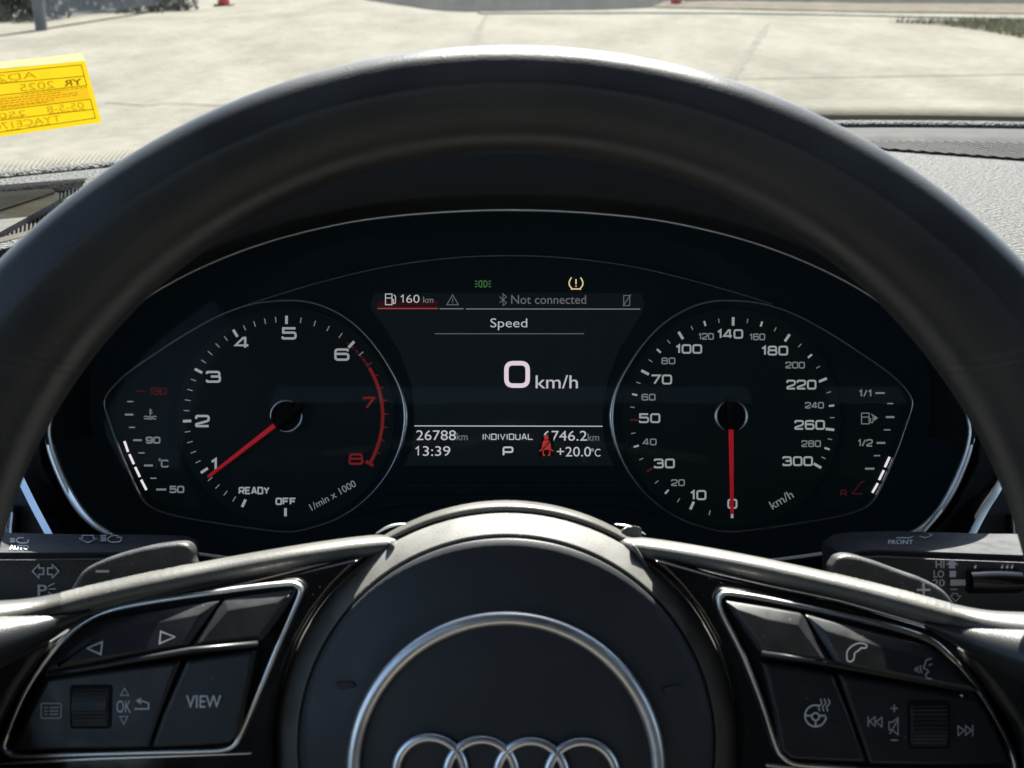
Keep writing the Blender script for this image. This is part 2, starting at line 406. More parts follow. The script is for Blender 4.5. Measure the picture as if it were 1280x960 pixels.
def ray(px, py): return (RIG.to_3x3() @ P(px, py, 1.0)).normalized()
CAM = Vector((0, 0, CAMZ))
def ground(px, py, z=0.0):
    d = ray(px, py); return CAM + d * ((z - CAMZ) / d.z)
def sheet(name, pts, m, z):
    bm = bmesh.new(); bm.faces.new([bm.verts.new((p.x, p.y, z)) for p in pts]); me = from_bm(bm)
    for p in me.polygons:
        if p.normal.z < 0: p.flip()
    return tag(link(name, me, m, world=True), kind='structure')
sheet('ground', [V(-400, -200, 0), V(400, -200, 0), V(400, 1500, 0), V(-400, 1500, 0)], 'lot', 0)
# dark road; its bow into the lot is tree shade painted as pavement colour
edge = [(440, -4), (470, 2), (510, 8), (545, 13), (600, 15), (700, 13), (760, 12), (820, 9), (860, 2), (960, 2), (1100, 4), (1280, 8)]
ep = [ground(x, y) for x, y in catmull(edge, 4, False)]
sheet('road_shade', ep + [V(120, ep[-1].y, 0), V(120, 70, 0), V(-30, 70, 0)], 'asphalt_shade', 0.012)
sb = [ground(x, y) for x, y in [(815, 10), (960, 13), (1100, 16), (1290, 18), (1500, 20)]]
st = [ground(x, y) for x, y in [(1500, 9), (1290, 6), (1100, 5), (960, 4), (830, 3)]]
sheet('soil_verge', sb + st, 'soil', 0.02)
# pale kerb running along the far side of the lot
def kerb(name, px, wd, h):
    pts = [ground(x, y) for x, y in catmull(px, 3, False)]; bm = bmesh.new(); rings = []
    for i, p in enumerate(pts):
        t = (pts[min(i + 1, len(pts) - 1)] - pts[max(i - 1, 0)]).normalized(); nn = V(-t.y, t.x, 0)
        rings.append([bm.verts.new(p + nn * a + V(0, 0, z)) for a, z in ((0, 0), (0, h * .85), (.02, h), (wd, h), (wd, 0))])
    for a, b in zip(rings, rings[1:]):
        for j in range(4): bm.faces.new((a[j], a[j + 1], b[j + 1], b[j]))
    return tag(link(name, from_bm(bm), 'kerb', world=True), kind='structure')
kerb('kerb', [(600, 18), (760, 17), (960, 18), (1100, 21), (1280, 25), (1500, 29)], 0.35, 0.03)
M['seam'] = conc('seam_tar', (0.118, 0.112, 0.096, 1), (0.100, 0.095, 0.081, 1), 4.0)
def seam(px, wd):
    pts = [ground(x, y) for x, y in px]; L, Q = [], []
    for i, p in enumerate(pts):
        t = (pts[min(i + 1, len(pts) - 1)] - pts[max(i - 1, 0)]).normalized(); nn = V(-t.y, t.x, 0) * wd / 2 * random.uniform(.6, 1.3)
        L.append(p + nn); Q.append(p - nn)
    sheet('pavement_seam', L + Q[::-1], 'seam', 0.004)
seam(catmull([(896, 140), (915, 98), (935, 68), (962, 28)], 5, False), .12)
seam(catmull([(592, 62), (598, 40), (608, 19)], 5, False), .10)
seam(catmull([(700, 97), (900, 99), (1040, 97), (1290, 93)], 6, False), .05)
seam(catmull([(130, 128), (180, 132), (220, 130), (300, 134)], 5, False), .03)
# grass patch by the kerb at the right
gp = [ground(x, y) for x, y in [(1110, 28), (1170, 31), (1225, 38), (1280, 48), (1400, 66), (1500, 70), (1500, 34), (1280, 27)]]
sheet('grass_soil', gp, 'soil', 0.006)
def inside(x, y, poly):
    c = False
    for i in range(len(poly)):
        a, b = poly[i - 1], poly[i]
        if (a.y > y) != (b.y > y) and x < (b.x - a.x) * (y - a.y) / (b.y - a.y) + a.x: c = not c
    return c
bm = bmesh.new(); n = 0
gx0, gx1, gy0, gy1 = min(p.x for p in gp), max(p.x for p in gp), min(p.y for p in gp), max(p.y for p in gp)
while n < 7000:
    x, y = random.uniform(gx0, gx1), random.uniform(gy0, gy1)
    if not inside(x, y, gp): n += 0.3; continue
    a = random.uniform(0, 6.28); h = random.uniform(.05, .13); d = V(math.cos(a), math.sin(a), 0) * .012; b = V(x, y, 0.004); lean = V(random.uniform(-.05, .05), random.uniform(-.05, .05), h)
    bm.faces.new([bm.verts.new(q) for q in (b - d, b + d, b + lean)]); n += 1
me = bpy.data.meshes.new('g'); bm.to_mesh(me); bm.free()
tag(link('grass', me, 'grass', world=True), 'dry green grass patch beside the pale kerb', 'grass', kind='stuff')

# chain link fence at the left
fb = [ground(52, 38), ground(130, 29), ground(215, 12), ground(290, 0)]
f0, f1 = fb[0], fb[2]
fd = (f1 - f0); fl = fd.length; fd.normalize()
fence = empty('chain_link_fence', f0, True)
tag(fence, 'galvanised chain link fence with round post at the edge of the lot', 'fence')
def vtube(p, q, r, seg=10): return tube([p, p.lerp(q, .5), q], r, seg=seg, up=V(0.31, 0.95, 0.03))
for t in (0.0, 1.0):
    p = f0 + fd * fl * t; link('post', vtube(p - V(0, 0, .05), p + V(0, 0, 1.9), .09 if t == 0 else .045), 'post', fence, 60)
link('top_rail', vtube(f0 + V(0, 0, 1.8), f1 + V(0, 0, 1.8), .025), 'post', fence, 60)
bm = bmesh.new(); H = 1.66; pitch = .09; r = .0055; up = V(0, 0, 1); sn = V(-fd.y, fd.x, 0)
for sgn in (1, -1):
    s0 = -H
    while s0 < fl + H:
        a0, a1 = (s0, s0 + H) if sgn > 0 else (s0 + H, s0)
        p, q = V(a0, 0.12, 0), V(a1, .12 + H, 0)
        lo, hi = 0.0, 1.0
        dx = q.x - p.x
        t0, t1 = sorted(((0 - p.x) / dx, (fl - p.x) / dx)); lo, hi = max(0, t0), min(1, t1)
        if hi > lo + .01:
            A = p.lerp(q, lo); B = p.lerp(q, hi)
            A3 = f0 + fd * A.x + up * A.y; B3 = f0 + fd * B.x + up * B.y
            e = (B3 - A3).normalized(); nn = e.cross(sn)
            vs = []
            for c in (A3, B3): vs.append([bm.verts.new(c + (nn * math.cos(g) + sn * math.sin(g)) * r) for g in (0.5, 2.6, 4.7)])
            for j in range(3): bm.faces.new((vs[0][j], vs[0][(j + 1) % 3], vs[1][(j + 1) % 3], vs[1][j]))
        s0 += pitch
tag(link('wire_mesh', from_bm(bm), 'wire', fence), kind='stuff')
def shrub(base, rx, ry, h, label, nleaf=1500, seed=1):
    rnd = random.Random(seed); t = empty('shrub', base, True); tag(t, label, 'shrub', None)
    bm = bmesh.new(); 
    for i in range(nleaf):
        u = rnd.uniform(0, 6.283); c = rnd.uniform(-.1, 1); s = math.sqrt(max(0, 1 - c * c)); k = rnd.uniform(.55, 1.05) * (1 + .25 * math.sin(3 * u + seed) * math.sin(4 * c))
        p = V(base.x + rx * s * math.cos(u) * k, base.y + ry * s * math.sin(u) * k, max(.03, h * (.12 + .85 * c) * k))
        a = V(rnd.gauss(0, 1), rnd.gauss(0, 1), rnd.gauss(0, 1)).normalized(); b = a.orthogonal().normalized(); z = rnd.uniform(.05, .11)
        bm.faces.new([bm.verts.new(q) for q in (p - a * z, p + b * z * .5, p + a * z, p - b * z * .5)])
    me = bpy.data.meshes.new('m'); bm.to_mesh(me); bm.free(); link('foliage', me, 'leaf', t)
    for i in range(5):
        g = rnd.uniform(0, 6.28); tip = base + V(rx * .5 * math.cos(g), ry * .5 * math.sin(g), h * .7)
        link('stem', tube([base + V(0, 0, -.02), base.lerp(tip, .5) + V(.03, 0, .1), tip], lambda t_: .03 * (1.1 - t_), seg=6, up=V(.9, .3, .2)), 'bark', t, 60)
shrub(ground(8, 24), 1.0, .8, 1.3, 'dark shrub behind the left end of the chain link fence', 2600, 3)
b2 = ground(135, 17) + V(0, 1.2, 0)
shrub(b2, 1.4, .7, 1.1, 'dark shrub seen through the wire mesh beyond the fence', 2200, 5)
def traffic_cone(base, label):
    t = empty('traffic_cone', base, True); tag(t, label, 'traffic cone')
    link('base', wbox(base.x - .19, base.x + .19, base.y - .19, base.y + .19, 0, .035), 'cone_base', t)
    def frustum(z0, r0, z1, r1):
        bm = bmesh.new(); rr = []
        for z, r_ in ((z0, r0), (z1, r1)): rr.append([bm.verts.new(base + V(r_ * math.cos(6.283 * j / 20), r_ * math.sin(6.283 * j / 20), z)) for j in range(20)])
        for j in range(20): bm.faces.new((rr[0][j], rr[0][(j + 1) % 20], rr[1][(j + 1) % 20], rr[1][j]))
        bm.faces.new(rr[1]); return from_bm(bm)
    link('body', frustum(.03, .14, .70, .03), 'cone', t, 40); link('band', frustum(.42, .088, .54, .07), 'cone_band', t, 40)
traffic_cone(ground(280, 7), 'red traffic cone standing near the chain link fence')
traffic_cone(ground(845, 5), 'red traffic cone standing on the brown soil verge')

# ================================================================== CAR SHELL (gives the shade inside)
M['liner'] = mat('roof_lining', (0.05, 0.049, 0.048), 0.9)
M['trim_dark'] = mat('door_card', (0.03, 0.03, 0.032), 0.7)
def shell(name, x0, x1, y0, y1, z0, z1, m): return tag(link(name, wbox(x0, x1, y0, y1, CAMZ + z0, CAMZ + z1), m, world=True), kind='structure')
shell('cabin_ceiling', -.52, 1.26, -1.7, .30, .33, .37, 'liner')
shell('cabin_floor', -.52, 1.26, -1.7, 1.0, -.95, -.90, 'trim_dark')
shell('cabin_back', -.52, 1.26, -1.75, -1.7, -.9, .06, 'trim_dark')
shell('cabin_side', -.58, -.52, -1.7, .95, -.9, -.15, 'trim_dark')
shell('cabin_side', 1.26, 1.32, -1.7, .95, -.9, -.15, 'trim_dark')
M['seat'] = mat('bounce_cloth', (0.09, 0.081, 0.066), 0.9, bump=('n', 300, .3, .002))  # cloth of the added lap cushion only, bounces warm light
shell('cabin_bounce_cushion', -.30, .30, -.58, -.02, -.52, -.40, 'seat')  # added out of view as the driver's lap, bounces warm sunlight onto the wheel
shell('cabin_seats', -.32, 1.05, -.62, -.45, -.9, .02, 'trim_dark')

# ================================================================== WINDSHIELD
DZ = CAMZ - 0.17
def yb(x): return 1.262 - 0.50 * (x - 0.37) ** 2
TS = math.tan(R(28))
GO = .05
def glass_pt(x, t): return V(x, yb(x) + GO - t, DZ - 0.01 + t * TS)
def on_glass(px, py, off=0.0):
    d = ray(px, py); lo, hi = 0.5, 2.5
    for _ in range(50):
        m_ = (lo + hi) / 2; p = CAM + d * m_; z = DZ - 0.01 + (yb(p.x) + GO - p.y) * TS
        if p.z > z: lo = m_
        else: hi = m_
    # glass rises towards the viewer: below the glass plane = inside
    lo, hi = 0.4, 2.5
    f = lambda s: (CAM + d * s).z - (DZ - 0.01 + (yb((CAM + d * s).x) + GO - (CAM + d * s).y) * TS)
    for _ in range(60):
        m_ = (lo + hi) / 2
        if f(m_) < 0: lo = m_
        else: hi = m_
    return CAM + d * (lo - off)
ws = empty('windshield', glass_pt(.37, 0), True)
tag(ws, 'slanted clear windshield with a dotted black border above the dashboard', 'windshield')
bm = bmesh.new(); grid = []
for i in range(41):
    x = -.50 + 1.74 * i / 40; grid.append([bm.verts.new(glass_pt(x, t)) for t in (-.03, .2, .45, .70, .94)])
for a, b in zip(grid, grid[1:]):
    for j in range(4): bm.faces.new((a[j], b[j], b[j + 1], a[j + 1]))
link('glass', from_bm(bm), 'windshield', ws, 180)
_g = on_glass(1150, 142); T_R = yb(_g.x) + GO - _g.y; _g = on_glass(80, 213); T_L = yb(_g.x) + GO - _g.y
M['frit'] = mat('black_border_print', (0.03, 0.031, 0.031), 0.6)
bm = bmesh.new(); N = 60
for i in range(N):
    xa, xb_ = -.5 + 1.74 * i / N, -.5 + 1.74 * (i + 1) / N
    h = lambda x: T_R if x > .2 else T_L
    bm.faces.new([bm.verts.new(glass_pt(x, t) - V(0, 0, .002)) for x, t in ((xa, -.03), (xb_, -.03), (xb_, h(xb_)), (xa, h(xa)))])
link('border', from_bm(bm), 'frit', ws)
bm = bmesh.new(); rows = 13
for k in range(rows):
    s = 0.0036; x = -.5 + (k % 2) * s / 2
    rr = .0016 * (1 - k / rows) ** .6
    while x < .95:
        base = T_R if x > .2 else T_L
        if (x < -.1 or x > .22):
            t = base + .0015 + k * s * .8
            if x > .2: t = base + k * s * .55
            c = glass_pt(x, t) - V(0, 0, .002); e = V(0, -math.cos(R(28)), math.sin(R(28)))
            bm.faces.new([bm.verts.new(c + V(rr * math.cos(g), 0, 0) + e * rr * math.sin(g)) for g in (0, 1.05, 2.09, 3.14, 4.19, 5.24)])
        x += s
me = bpy.data.meshes.new('m'); bm.to_mesh(me); bm.free()
tag(link('border_dots', me, 'frit', ws), kind='stuff')

# yellow paper sticker on the inside of the glass, seen from its back: the print shows through reversed
def translucent(name, col, tr=0.6):
    m = bpy.data.materials.new(name); m.use_nodes = True; n = m.node_tree.nodes; l = m.node_tree.links; n.remove(n['Principled BSDF'])
    a = n.new('ShaderNodeBsdfTranslucent'); a.inputs[0].default_value = (*col, 1); b = n.new('ShaderNodeBsdfDiffuse'); b.inputs[0].default_value = (*col, 1)
    tc = n.new('ShaderNodeTexCoord'); t = n.new('ShaderNodeTexNoise'); t.inputs['Scale'].default_value = 60; l.new(tc.outputs['Object'], t.inputs['Vector'])
    r = n.new('ShaderNodeMapRange'); r.inputs[3].default_value = .9; r.inputs[4].default_value = 1.08; l.new(t.outputs['Fac'], r.inputs[0])
    s = n.new('ShaderNodeVectorMath'); s.operation = 'SCALE'; s.inputs[0].default_value = col; l.new(r.outputs[0], s.inputs['Scale']); l.new(s.outputs[0], a.inputs[0])
    mx = n.new('ShaderNodeMixShader'); mx.inputs[0].default_value = 1 - tr; l.new(a.outputs[0], mx.inputs[1]); l.new(b.outputs[0], mx.inputs[2]); l.new(mx.outputs[0], n['Material Output'].inputs[0]); return m
M['paper'] = translucent('yellow_paper', (0.27, 0.20, 0.006)); M['film'] = translucent('clear_film', (0.26, 0.26, 0.15))
def ink(name, col):
    m = bpy.data.materials.new(name); m.use_nodes = True; n = m.node_tree.nodes; n.remove(n['Principled BSDF'])
    t = n.new('ShaderNodeBsdfTransparent'); t.inputs[0].default_value = (*col, 1); m.node_tree.links.new(t.outputs[0], n['Material Output'].inputs[0]); return m
M['ink'] = ink('brown_ink', (0.34, 0.22, 0.3)); M['ink_light'] = ink('faded_ink', (0.62, 0.45, 0.4)); M['paper_band'] = ink('orange_print', (0.95, 0.80, 0.9))
RI = RIG.inverted()
def gconv(off): return lambda x, y: on_glass(x, y, off)
# sticker axes on the photograph: right edge (106,75)-(127,153), running off to the left
def SQ(a, b):        # a: pixels leftwards from the right edge, b: 0 top .. 1 bottom
    x = 106 + 21 * b - a; y = 75 + 78 * b + a * (0.095 + 0.045 * b); return x, y
stk = empty('service_sticker', on_glass(60, 160, .004), True)
tag(stk, 'yellow paper sticker with reversed lettering stuck to the windshield', 'sticker')
def gpoly(pts, off, m, name, thick=0.0):
    bm = bmesh.new(); vs = [bm.verts.new(on_glass(x, y, off)) for x, y in pts]; f = bm.faces.new(vs)
    if thick:
        e = bmesh.ops.extrude_face_region(bm, geom=[f]); 
        for g in e['geom']:
            if isinstance(g, bmesh.types.BMVert): g.co = g.co + (g.co - CAM).normalized() * thick
    return link(name, from_bm(bm), m, stk)
gpoly([SQ(0, 0), SQ(150, 0), SQ(150, 1), SQ(0, 1)], .006, 'paper', 'paper')
gpoly([(103, 66), (106.4, 76), (-44, 91), (-46, 82)], .0075, 'film', 'clear_edge')
gpoly([SQ(6, .42), SQ(150, .42), SQ(150, .61), SQ(6, .61)], .0085, 'paper_band', 'colour_band')
def gstroke(lines, wd, m, name, off=.0095): return link(name, strokes(lines, wd, 1, conv=gconv(off)), m, stk)
gstroke([[SQ(150, .07), SQ(6, .07), SQ(6, .40), SQ(150, .40)], [SQ(6, .25), SQ(150, .22)]], 1.1, 'ink', 'printed_frame')
gstroke([[SQ(150, .62), SQ(6, .62), SQ(6, .92), SQ(150, .94)], [SQ(6, .78), SQ(150, .76)]], 1.1, 'ink', 'printed_frame')
def skewed(box_a, box_b):
    """map a local upright pixel box onto sticker coordinates"""
    return lambda X, Y: on_glass(*SQ(X, Y / 100.0), .0095)
def stext(s, a0, a1, b0, b1, m, weight=0.0):
    # reading direction runs right-to-left, so a grows with the text
    me = glyphs(s, weight); xs = [v.co.x for v in me.vertices]; ys = [v.co.y for v in me.vertices]
    A, B, C, D = min(xs), max(xs), min(ys), max(ys)
    for v in me.vertices:
        fx = (v.co.x - A) / (B - A); fy = (v.co.y - C) / (D - C)
        v.co = on_glass(*SQ(a0 + (a1 - a0) * fx, b1 + (b0 - b1) * fy), .0095)
    return link('lettering', me, m, stk)
stext('YR', 10, 34, .28, .38, 'ink', .03)
stext('2025', 45, 88, .27, .38, 'ink_light'); stext('AD25', 64, 125, .10, .20, 'ink_light')
stext('05-5-8', 16, 62, .645, .745, 'ink_light'); stext('2500', 88, 135, .66, .745, 'ink_light'); stext('TYACE1702', 48, 140, .80, .90, 'ink_light')
rnd = random.Random(4); fine = []
for b_, a0, a1 in ((.425, 6, 90), (.46, 40, 120), (.495, 20, 120), (.53, 20, 120), (.565, 50, 125), (.585, 60, 125), (.76, 16, 62), (.915, 62, 90), (.925, 100, 120), (.215, 88, 110), (.745, 92, 120)):
    a = a0
    while a < a1:
        l_ = rnd.uniform(3, 8); fine.append([SQ(a, b_), SQ(min(a1, a + l_), b_)]); a += l_ + 1.5
gstroke(fine, 1.2, 'ink_light', 'fine_print')

# ================================================================== DASHBOARD
dash = empty('dashboard', V(.37, .95, DZ - .35), True)
tag(dash, 'grained dark grey dashboard with demister slots behind the steering wheel', 'dashboard')
def dash_sheet(name, far, near, x0, x1, m, zt=0.0, thick=0.03, n=80, bow=0.0, rows=8, lipr=.004):
    """solid strip of dash top between two curves y=far(x), y=near(x)"""
    bm = bmesh.new(); T = []; Bt = []
    for i in range(n + 1):
        x = x0 + (x1 - x0) * i / n; a, b = far(x), near(x); row = []
        for j in range(rows + 1):
            t = j / rows; y = a + (b - a) * t
            e = min(t, 1 - t) * abs(a - b); dz = -lipr * (1 - min(1, e / lipr)) ** 2 if lipr else 0
            row.append(bm.verts.new((x, y, DZ + zt + dz + bow * math.sin(math.pi * t))))
        T.append(row); Bt.append([bm.verts.new((x, a, DZ + zt - thick)), bm.verts.new((x, b, DZ + zt - thick))])
    for i in range(n):
        for j in range(rows): bm.faces.new((T[i][j], T[i + 1][j], T[i + 1][j + 1], T[i][j + 1]))
        bm.faces.new((Bt[i][0], Bt[i + 1][0], T[i + 1][0], T[i][0])); bm.faces.new((T[i][rows], T[i + 1][rows], Bt[i + 1][1], Bt[i][1]))
        bm.faces.new((Bt[i][0], Bt[i][1], Bt[i + 1][1], Bt[i + 1][0]))
    return link(name, from_bm(bm), m, dash, 50)
def lerpx(tab):
    def f(x):
        if x <= tab[0][0]: return tab[0][1]
        for (a, b), (c, d) in zip(tab, tab[1:]):
            if x <= c: return b + (d - b) * (x - a) / (c - a)
        return tab[-1][1]
    return f
def dz_pt(px, py, z=0.0): return ground(px, py, DZ + z)
# right half: lip, gap, smooth demister frame, ribbed demister, main pad
dash_sheet('core', lambda x: yb(x) + .02, lambda x: .525, -.5, 1.22, 'black', -.016, .30, lipr=0)
dash_sheet('rear_lip', lambda x: yb(x) + .004, lambda x: yb(x) - .018, -.48, 1.22, 'dash', .002, .03)
dash_sheet('demister_frame', lambda x: yb(x) - .033, lambda x: yb(x) - .118, -.05, 1.2, 'dash_smooth', 0.0, .03)
A1, A2 = dz_pt(1075, 181), dz_pt(1280, 196)
pad_far = lerpx([(-.05, yb(-.05) - .125), (A1.x, A1.y), (A2.x, A2.y), (A2.x + .25, A2.y - .09), (1.2, A2.y - .09)])
dash_sheet('main_pad', pad_far, lambda x: .515 if x > .26 else .72, .02, 1.2, 'dash', 0.0, .12, n=120)
# ribbed demister slot: fine bars running diagonally across the triangle
dash_sheet('demister_floor', lambda x: yb(x) - .119, lambda x: pad_far(x) + .002, A1.x, 1.2, 'black', -.009, .006, lipr=0)
bm = bmesh.new(); x = A1.x - .1; k = 0
while x < 1.1:
    # a bar slants from near-left to far-right
    pts = []
    y0_, y1_ = pad_far(x) + .001, yb(x) - .119
    pts = [(x, y0_), (x + (y1_ - y0_) * -.40, y1_)]
    if y1_ - y0_ > .003 and x > A1.x:
        for (xa, ya), (xb_, yb_) in ((pts[0], pts[1]),):
            w_ = .0026
            vs = [bm.verts.new((X + o, Y, DZ + z)) for (X, Y) in ((xa, ya), (xb_, yb_)) for o, z in ((-w_, -.009), (-w_, -.0015), (w_, -.0015), (w_, -.009))]
            for j in range(3): bm.faces.new((vs[j], vs[j + 1], vs[4 + j + 1], vs[4 + j]))
    x += .0105
tag(link('demister_bars', from_bm(bm), 'dash_smooth', dash), kind='stuff')
# left: strip of pad below the glass, then the corner piece and the side demister
dash_sheet('left_pad', lambda x: yb(x) - .020, lambda x: yb(x) - .100 + max(0, (x + .42)) * .0, -.50, -.055, 'dash', 0.0, .02)
def dpoly(name, px, z, thick, m, parent=dash, zs=None):
    """solid whose top outline is given in photograph pixels, lying level at height z"""
    bm = bmesh.new(); top = []
    for i, (x, y) in enumerate(px): top.append(dz_pt(x, y, z if zs is None else zs[i]))
    a = [bm.verts.new(p) for p in top]; b = [bm.verts.new(p - V(0, 0, thick)) for p in top]; bm.faces.new(a); bm.faces.new(b[::-1])
    for i in range(len(a)): j = (i + 1) % len(a); bm.faces.new((a[i], b[i], b[j], a[j]))
    return link(name, from_bm(bm), m, parent, 40)
dpoly('corner_cover', [(-120, 246), (-60, 242), (0, 240), (40, 237), (66, 236), (68, 240), (0, 262), (-120, 305)], .003, .008, 'dash_tan')
dpoly('corner_grille', [(68, 240), (74, 241), (73, 250), (40, 268), (0, 290), (-120, 340), (-120, 306), (0, 263)], .002, .006, 'fascia')
dpoly('demister_tray', [(74, 240), (150, 214), (190, 205), (190, 240), (60, 292), (0, 300), (-120, 325), (-120, 300), (0, 289), (73, 251)], -.006, .02, 'black')
dpoly('demister_ledge', [(76, 249), (100, 240), (128, 231), (150, 224), (150, 227), (128, 234), (100, 243), (76, 252)], -.001, .004, 'dash')
for k in range(14):
    a = k / 14; x, y = 76 + 66 * a, 243 - 24 * a
    dpoly('fine_bar', [(x, y - 2), (x + 2.2, y - 2.8), (x + 2.2, y + 4.6 - 2 * a), (x, y + 5.6 - 2 * a)], -.003, .002, 'fascia')
dpoly('demister_edge', [(-120, 322), (0, 297), (60, 282), (130, 262), (220, 230), (220, 238), (130, 270), (60, 288), (0, 303), (-120, 328)], -.001, .004, 'dash_tan')
dpoly('front_lip', [(-120, 329), (0, 304), (58, 289), (130, 271), (220, 239), (220, 250), (130, 282), (58, 298), (0, 312), (-120, 340)], .0005, .010, 'dash')
i = 0
while True:                                             # upright bars of the side demister
    x = -60 + i * 5.2
    if x > 150: break
    yt = lerpx([(-60, 318), (0, 290), (72, 251), (110, 238), (150, 222)])(x); yo = lerpx([(-60, 312), (0, 297), (60, 283), (130, 262), (150, 256)])(x)
    if yo - yt > 2: dpoly('demister_bar', [(x, yt), (x + 2.0, yt - .6), (x + .6, yo - .4), (x - 1.6, yo)], -.002, .0035, 'dash_tan')
    i += 1
# front fascia on both sides of the instruments
def fl_(name, me, m, smooth=None, parent=dash): return link(name, me, m, parent, smooth, rig=True)
fl_('fascia', slab([(-420, 400), (86, 400), (62, 468), (48, 530), (52, 580), (84, 640), (130, 684), (180, 720), (250, 900), (-420, 900)], .505, .03, .001), 'fascia', 40)
fl_('fascia', slab([(1700, 468), (1208, 468), (1226, 530), (1222, 580), (1190, 640), (1144, 684), (1094, 720), (1024, 900), (1700, 900)], .505, .03, .001), 'fascia', 40)
def facet_strip(pts, wd, w, alpha, inward, run=0.0, back=.506):
    """bright strip whose face is tipped by alpha towards the pixel point inward"""
    q = catmull(pts, 6, False); bm = bmesh.new(); rr = []; n = len(q); w0 = w; Lr = 0.0
    for i, (x, y) in enumerate(q):
        a, b = Vector(q[max(0, i - 1)]), Vector(q[min(n - 1, i + 1)]); t = (b - a).normalized(); nn = Vector((-t.y, t.x))
        if nn.dot(Vector(inward) - Vector((x, y))) < 0: nn = -nn
        Lr += (Vector(q[i]) - Vector(q[max(0, i - 1)])).length * w0 / F; w = w0 - run * Lr; k = w / F
        h = (wd(i / (n - 1)) if callable(wd) else wd) / 2; dz = h * k * math.tan(R(alpha))
        I, O = Vector((x, y)) + nn * h, Vector((x, y)) - nn * h
        pi = P(I.x, I.y, w) - Vector((0, 0, dz)); po = P(O.x, O.y, w) + Vector((0, 0, dz)); pc = (pi + po) / 2 + Vector((0, 0, dz * .12))
        rr.append([bm.verts.new(v) for v in (pi, pc, po, Vector((po.x, po.y, min(po.z - .002, -back) if back else po.z - .002)), Vector((pi.x, pi.y, min(pi.z - .002, -back) if back else pi.z - .002)))])
    for a, b in zip(rr, rr[1:]):
        for j in range(5): m_ = (j + 1) % 5; bm.faces.new((a[j], a[m_], b[m_], b[j]))
    bm.faces.new(rr[0]); bm.faces.new(rr[-1][::-1]); return from_bm(bm)
fl_('decor_strip', facet_strip([(-6, 530), (23, 593), (42, 632), (60, 666), (72, 692)], 10, .4995, -15, (640, 300), .50), 'decor', 40)
fl_('decor_strip', facet_strip([(1284, 530), (1251, 604), (1232, 636), (1215, 668), (1203, 692)], 11, .4995, -26, (640, 300), .38), 'decor', 40)
fl_('lower_panel', slab([(-420, 640), (1700, 640), (1700, 1400), (-420, 1400)], .535, .03), 'black')
# headlight switch panel by the door and the vent on the other side
fl_('light_switch', slab(rounded(box_px(-90, 634, 19, 720), 4), .498, .006, .001), 'piano', 40)
fl_('switch_edge', slab(rounded([(14, 640), (16, 641), (14.5, 660), (14, 690), (11, 690), (11.5, 660)], .4), .4965, .002), 'satin')
for k in range(4):
    fl_('switch_mark', flat(box_px(3 - k * .8, 645 + k * 11.5, 9.5 - k * .8, 648.5 + k * 11.5), .4975), 'print')
fl_('side_vent', slab(rounded(box_px(1264, 644, 1420, 740), 4), .498, .006, .001), 'piano', 40)
for k in range(7): fl_('vent_slat', slab(box_px(1273, 652 + k * 11, 1410, 655 + k * 11), .4972, .003), 'fascia')
fl_('vent_edge', slab(rounded([(1266, 648), (1268, 648), (1271, 690), (1268.5, 690)], .4), .4965, .002), 'satin')
# air vent in the corner at the door: dark mouth with bright lines
fl_('corner_vent', slab(rounded(box_px(-160, 313, 60, 420), 6), .725, .004, .001), 'piano', 40)
fl_('vent_line', slab(rounded([(-160, 312), (-20, 322), (0, 324.5), (24, 327), (40, 329), (40, 331.5), (24, 330), (0, 327.5), (-160, 316)], .4), .7225, .003, .0005), 'satin')
fl_('vent_line', slab(rounded([(24, 308.5), (60, 309), (60, 311.5), (24, 311)], .4), .7225, .003, .0005), 'satin')

# ================================================================== INSTRUMENT CLUSTER
WF = 0.520
ic = empty('instrument_cluster', P(637, 720, .515))
tag(ic, 'dark car instrument cluster with two round dials and a middle display', 'instrument cluster')
half = [(637, 262), (500, 269), (400, 285), (300, 314), (205, 358), (130, 412), (82, 470), (62, 525), (62, 556), (76, 596), (96, 633), (116, 655), (134, 666), (165, 677), (235, 690), (330, 702), (470, 712)]
frame = half + [(637, 716)] + [(1274 - x, y) for x, y in reversed(half[1:])]
fr = catmull(frame, 5)
WFR = 0.470
link('frame_trim', tube([P(x, y, WFR) for x, y in fr], lambda t: .0007 + .0009 * max(0, math.cos(2 * math.pi * (t - .27)) ** 9 if math.cos(2 * math.pi * (t - .27)) > 0 else 0) + .0009 * max(0, math.cos(2 * math.pi * (t - .73)) ** 9 if math.cos(2 * math.pi * (t - .73)) > 0 else 0), closed=True, seg=10), 'satin', ic, 180)
link('frame_trim', facet_strip([(57, 535), (63.5, 556), (77, 596), (97, 632), (117, 654.5), (135, 666)], lambda t: 5.5 - 2.5 * t * t, WFR + .010, -15, (640, 300), .42, 0), 'satin', ic, 40)
link('frame_trim', facet_strip([(1217, 545), (1211, 566), (1197, 600), (1177, 637), (1152, 668)], lambda t: 6 - 2.5 * t * t, WFR + .010, -26, (640, 300), .36, 0), 'satin', ic, 40)
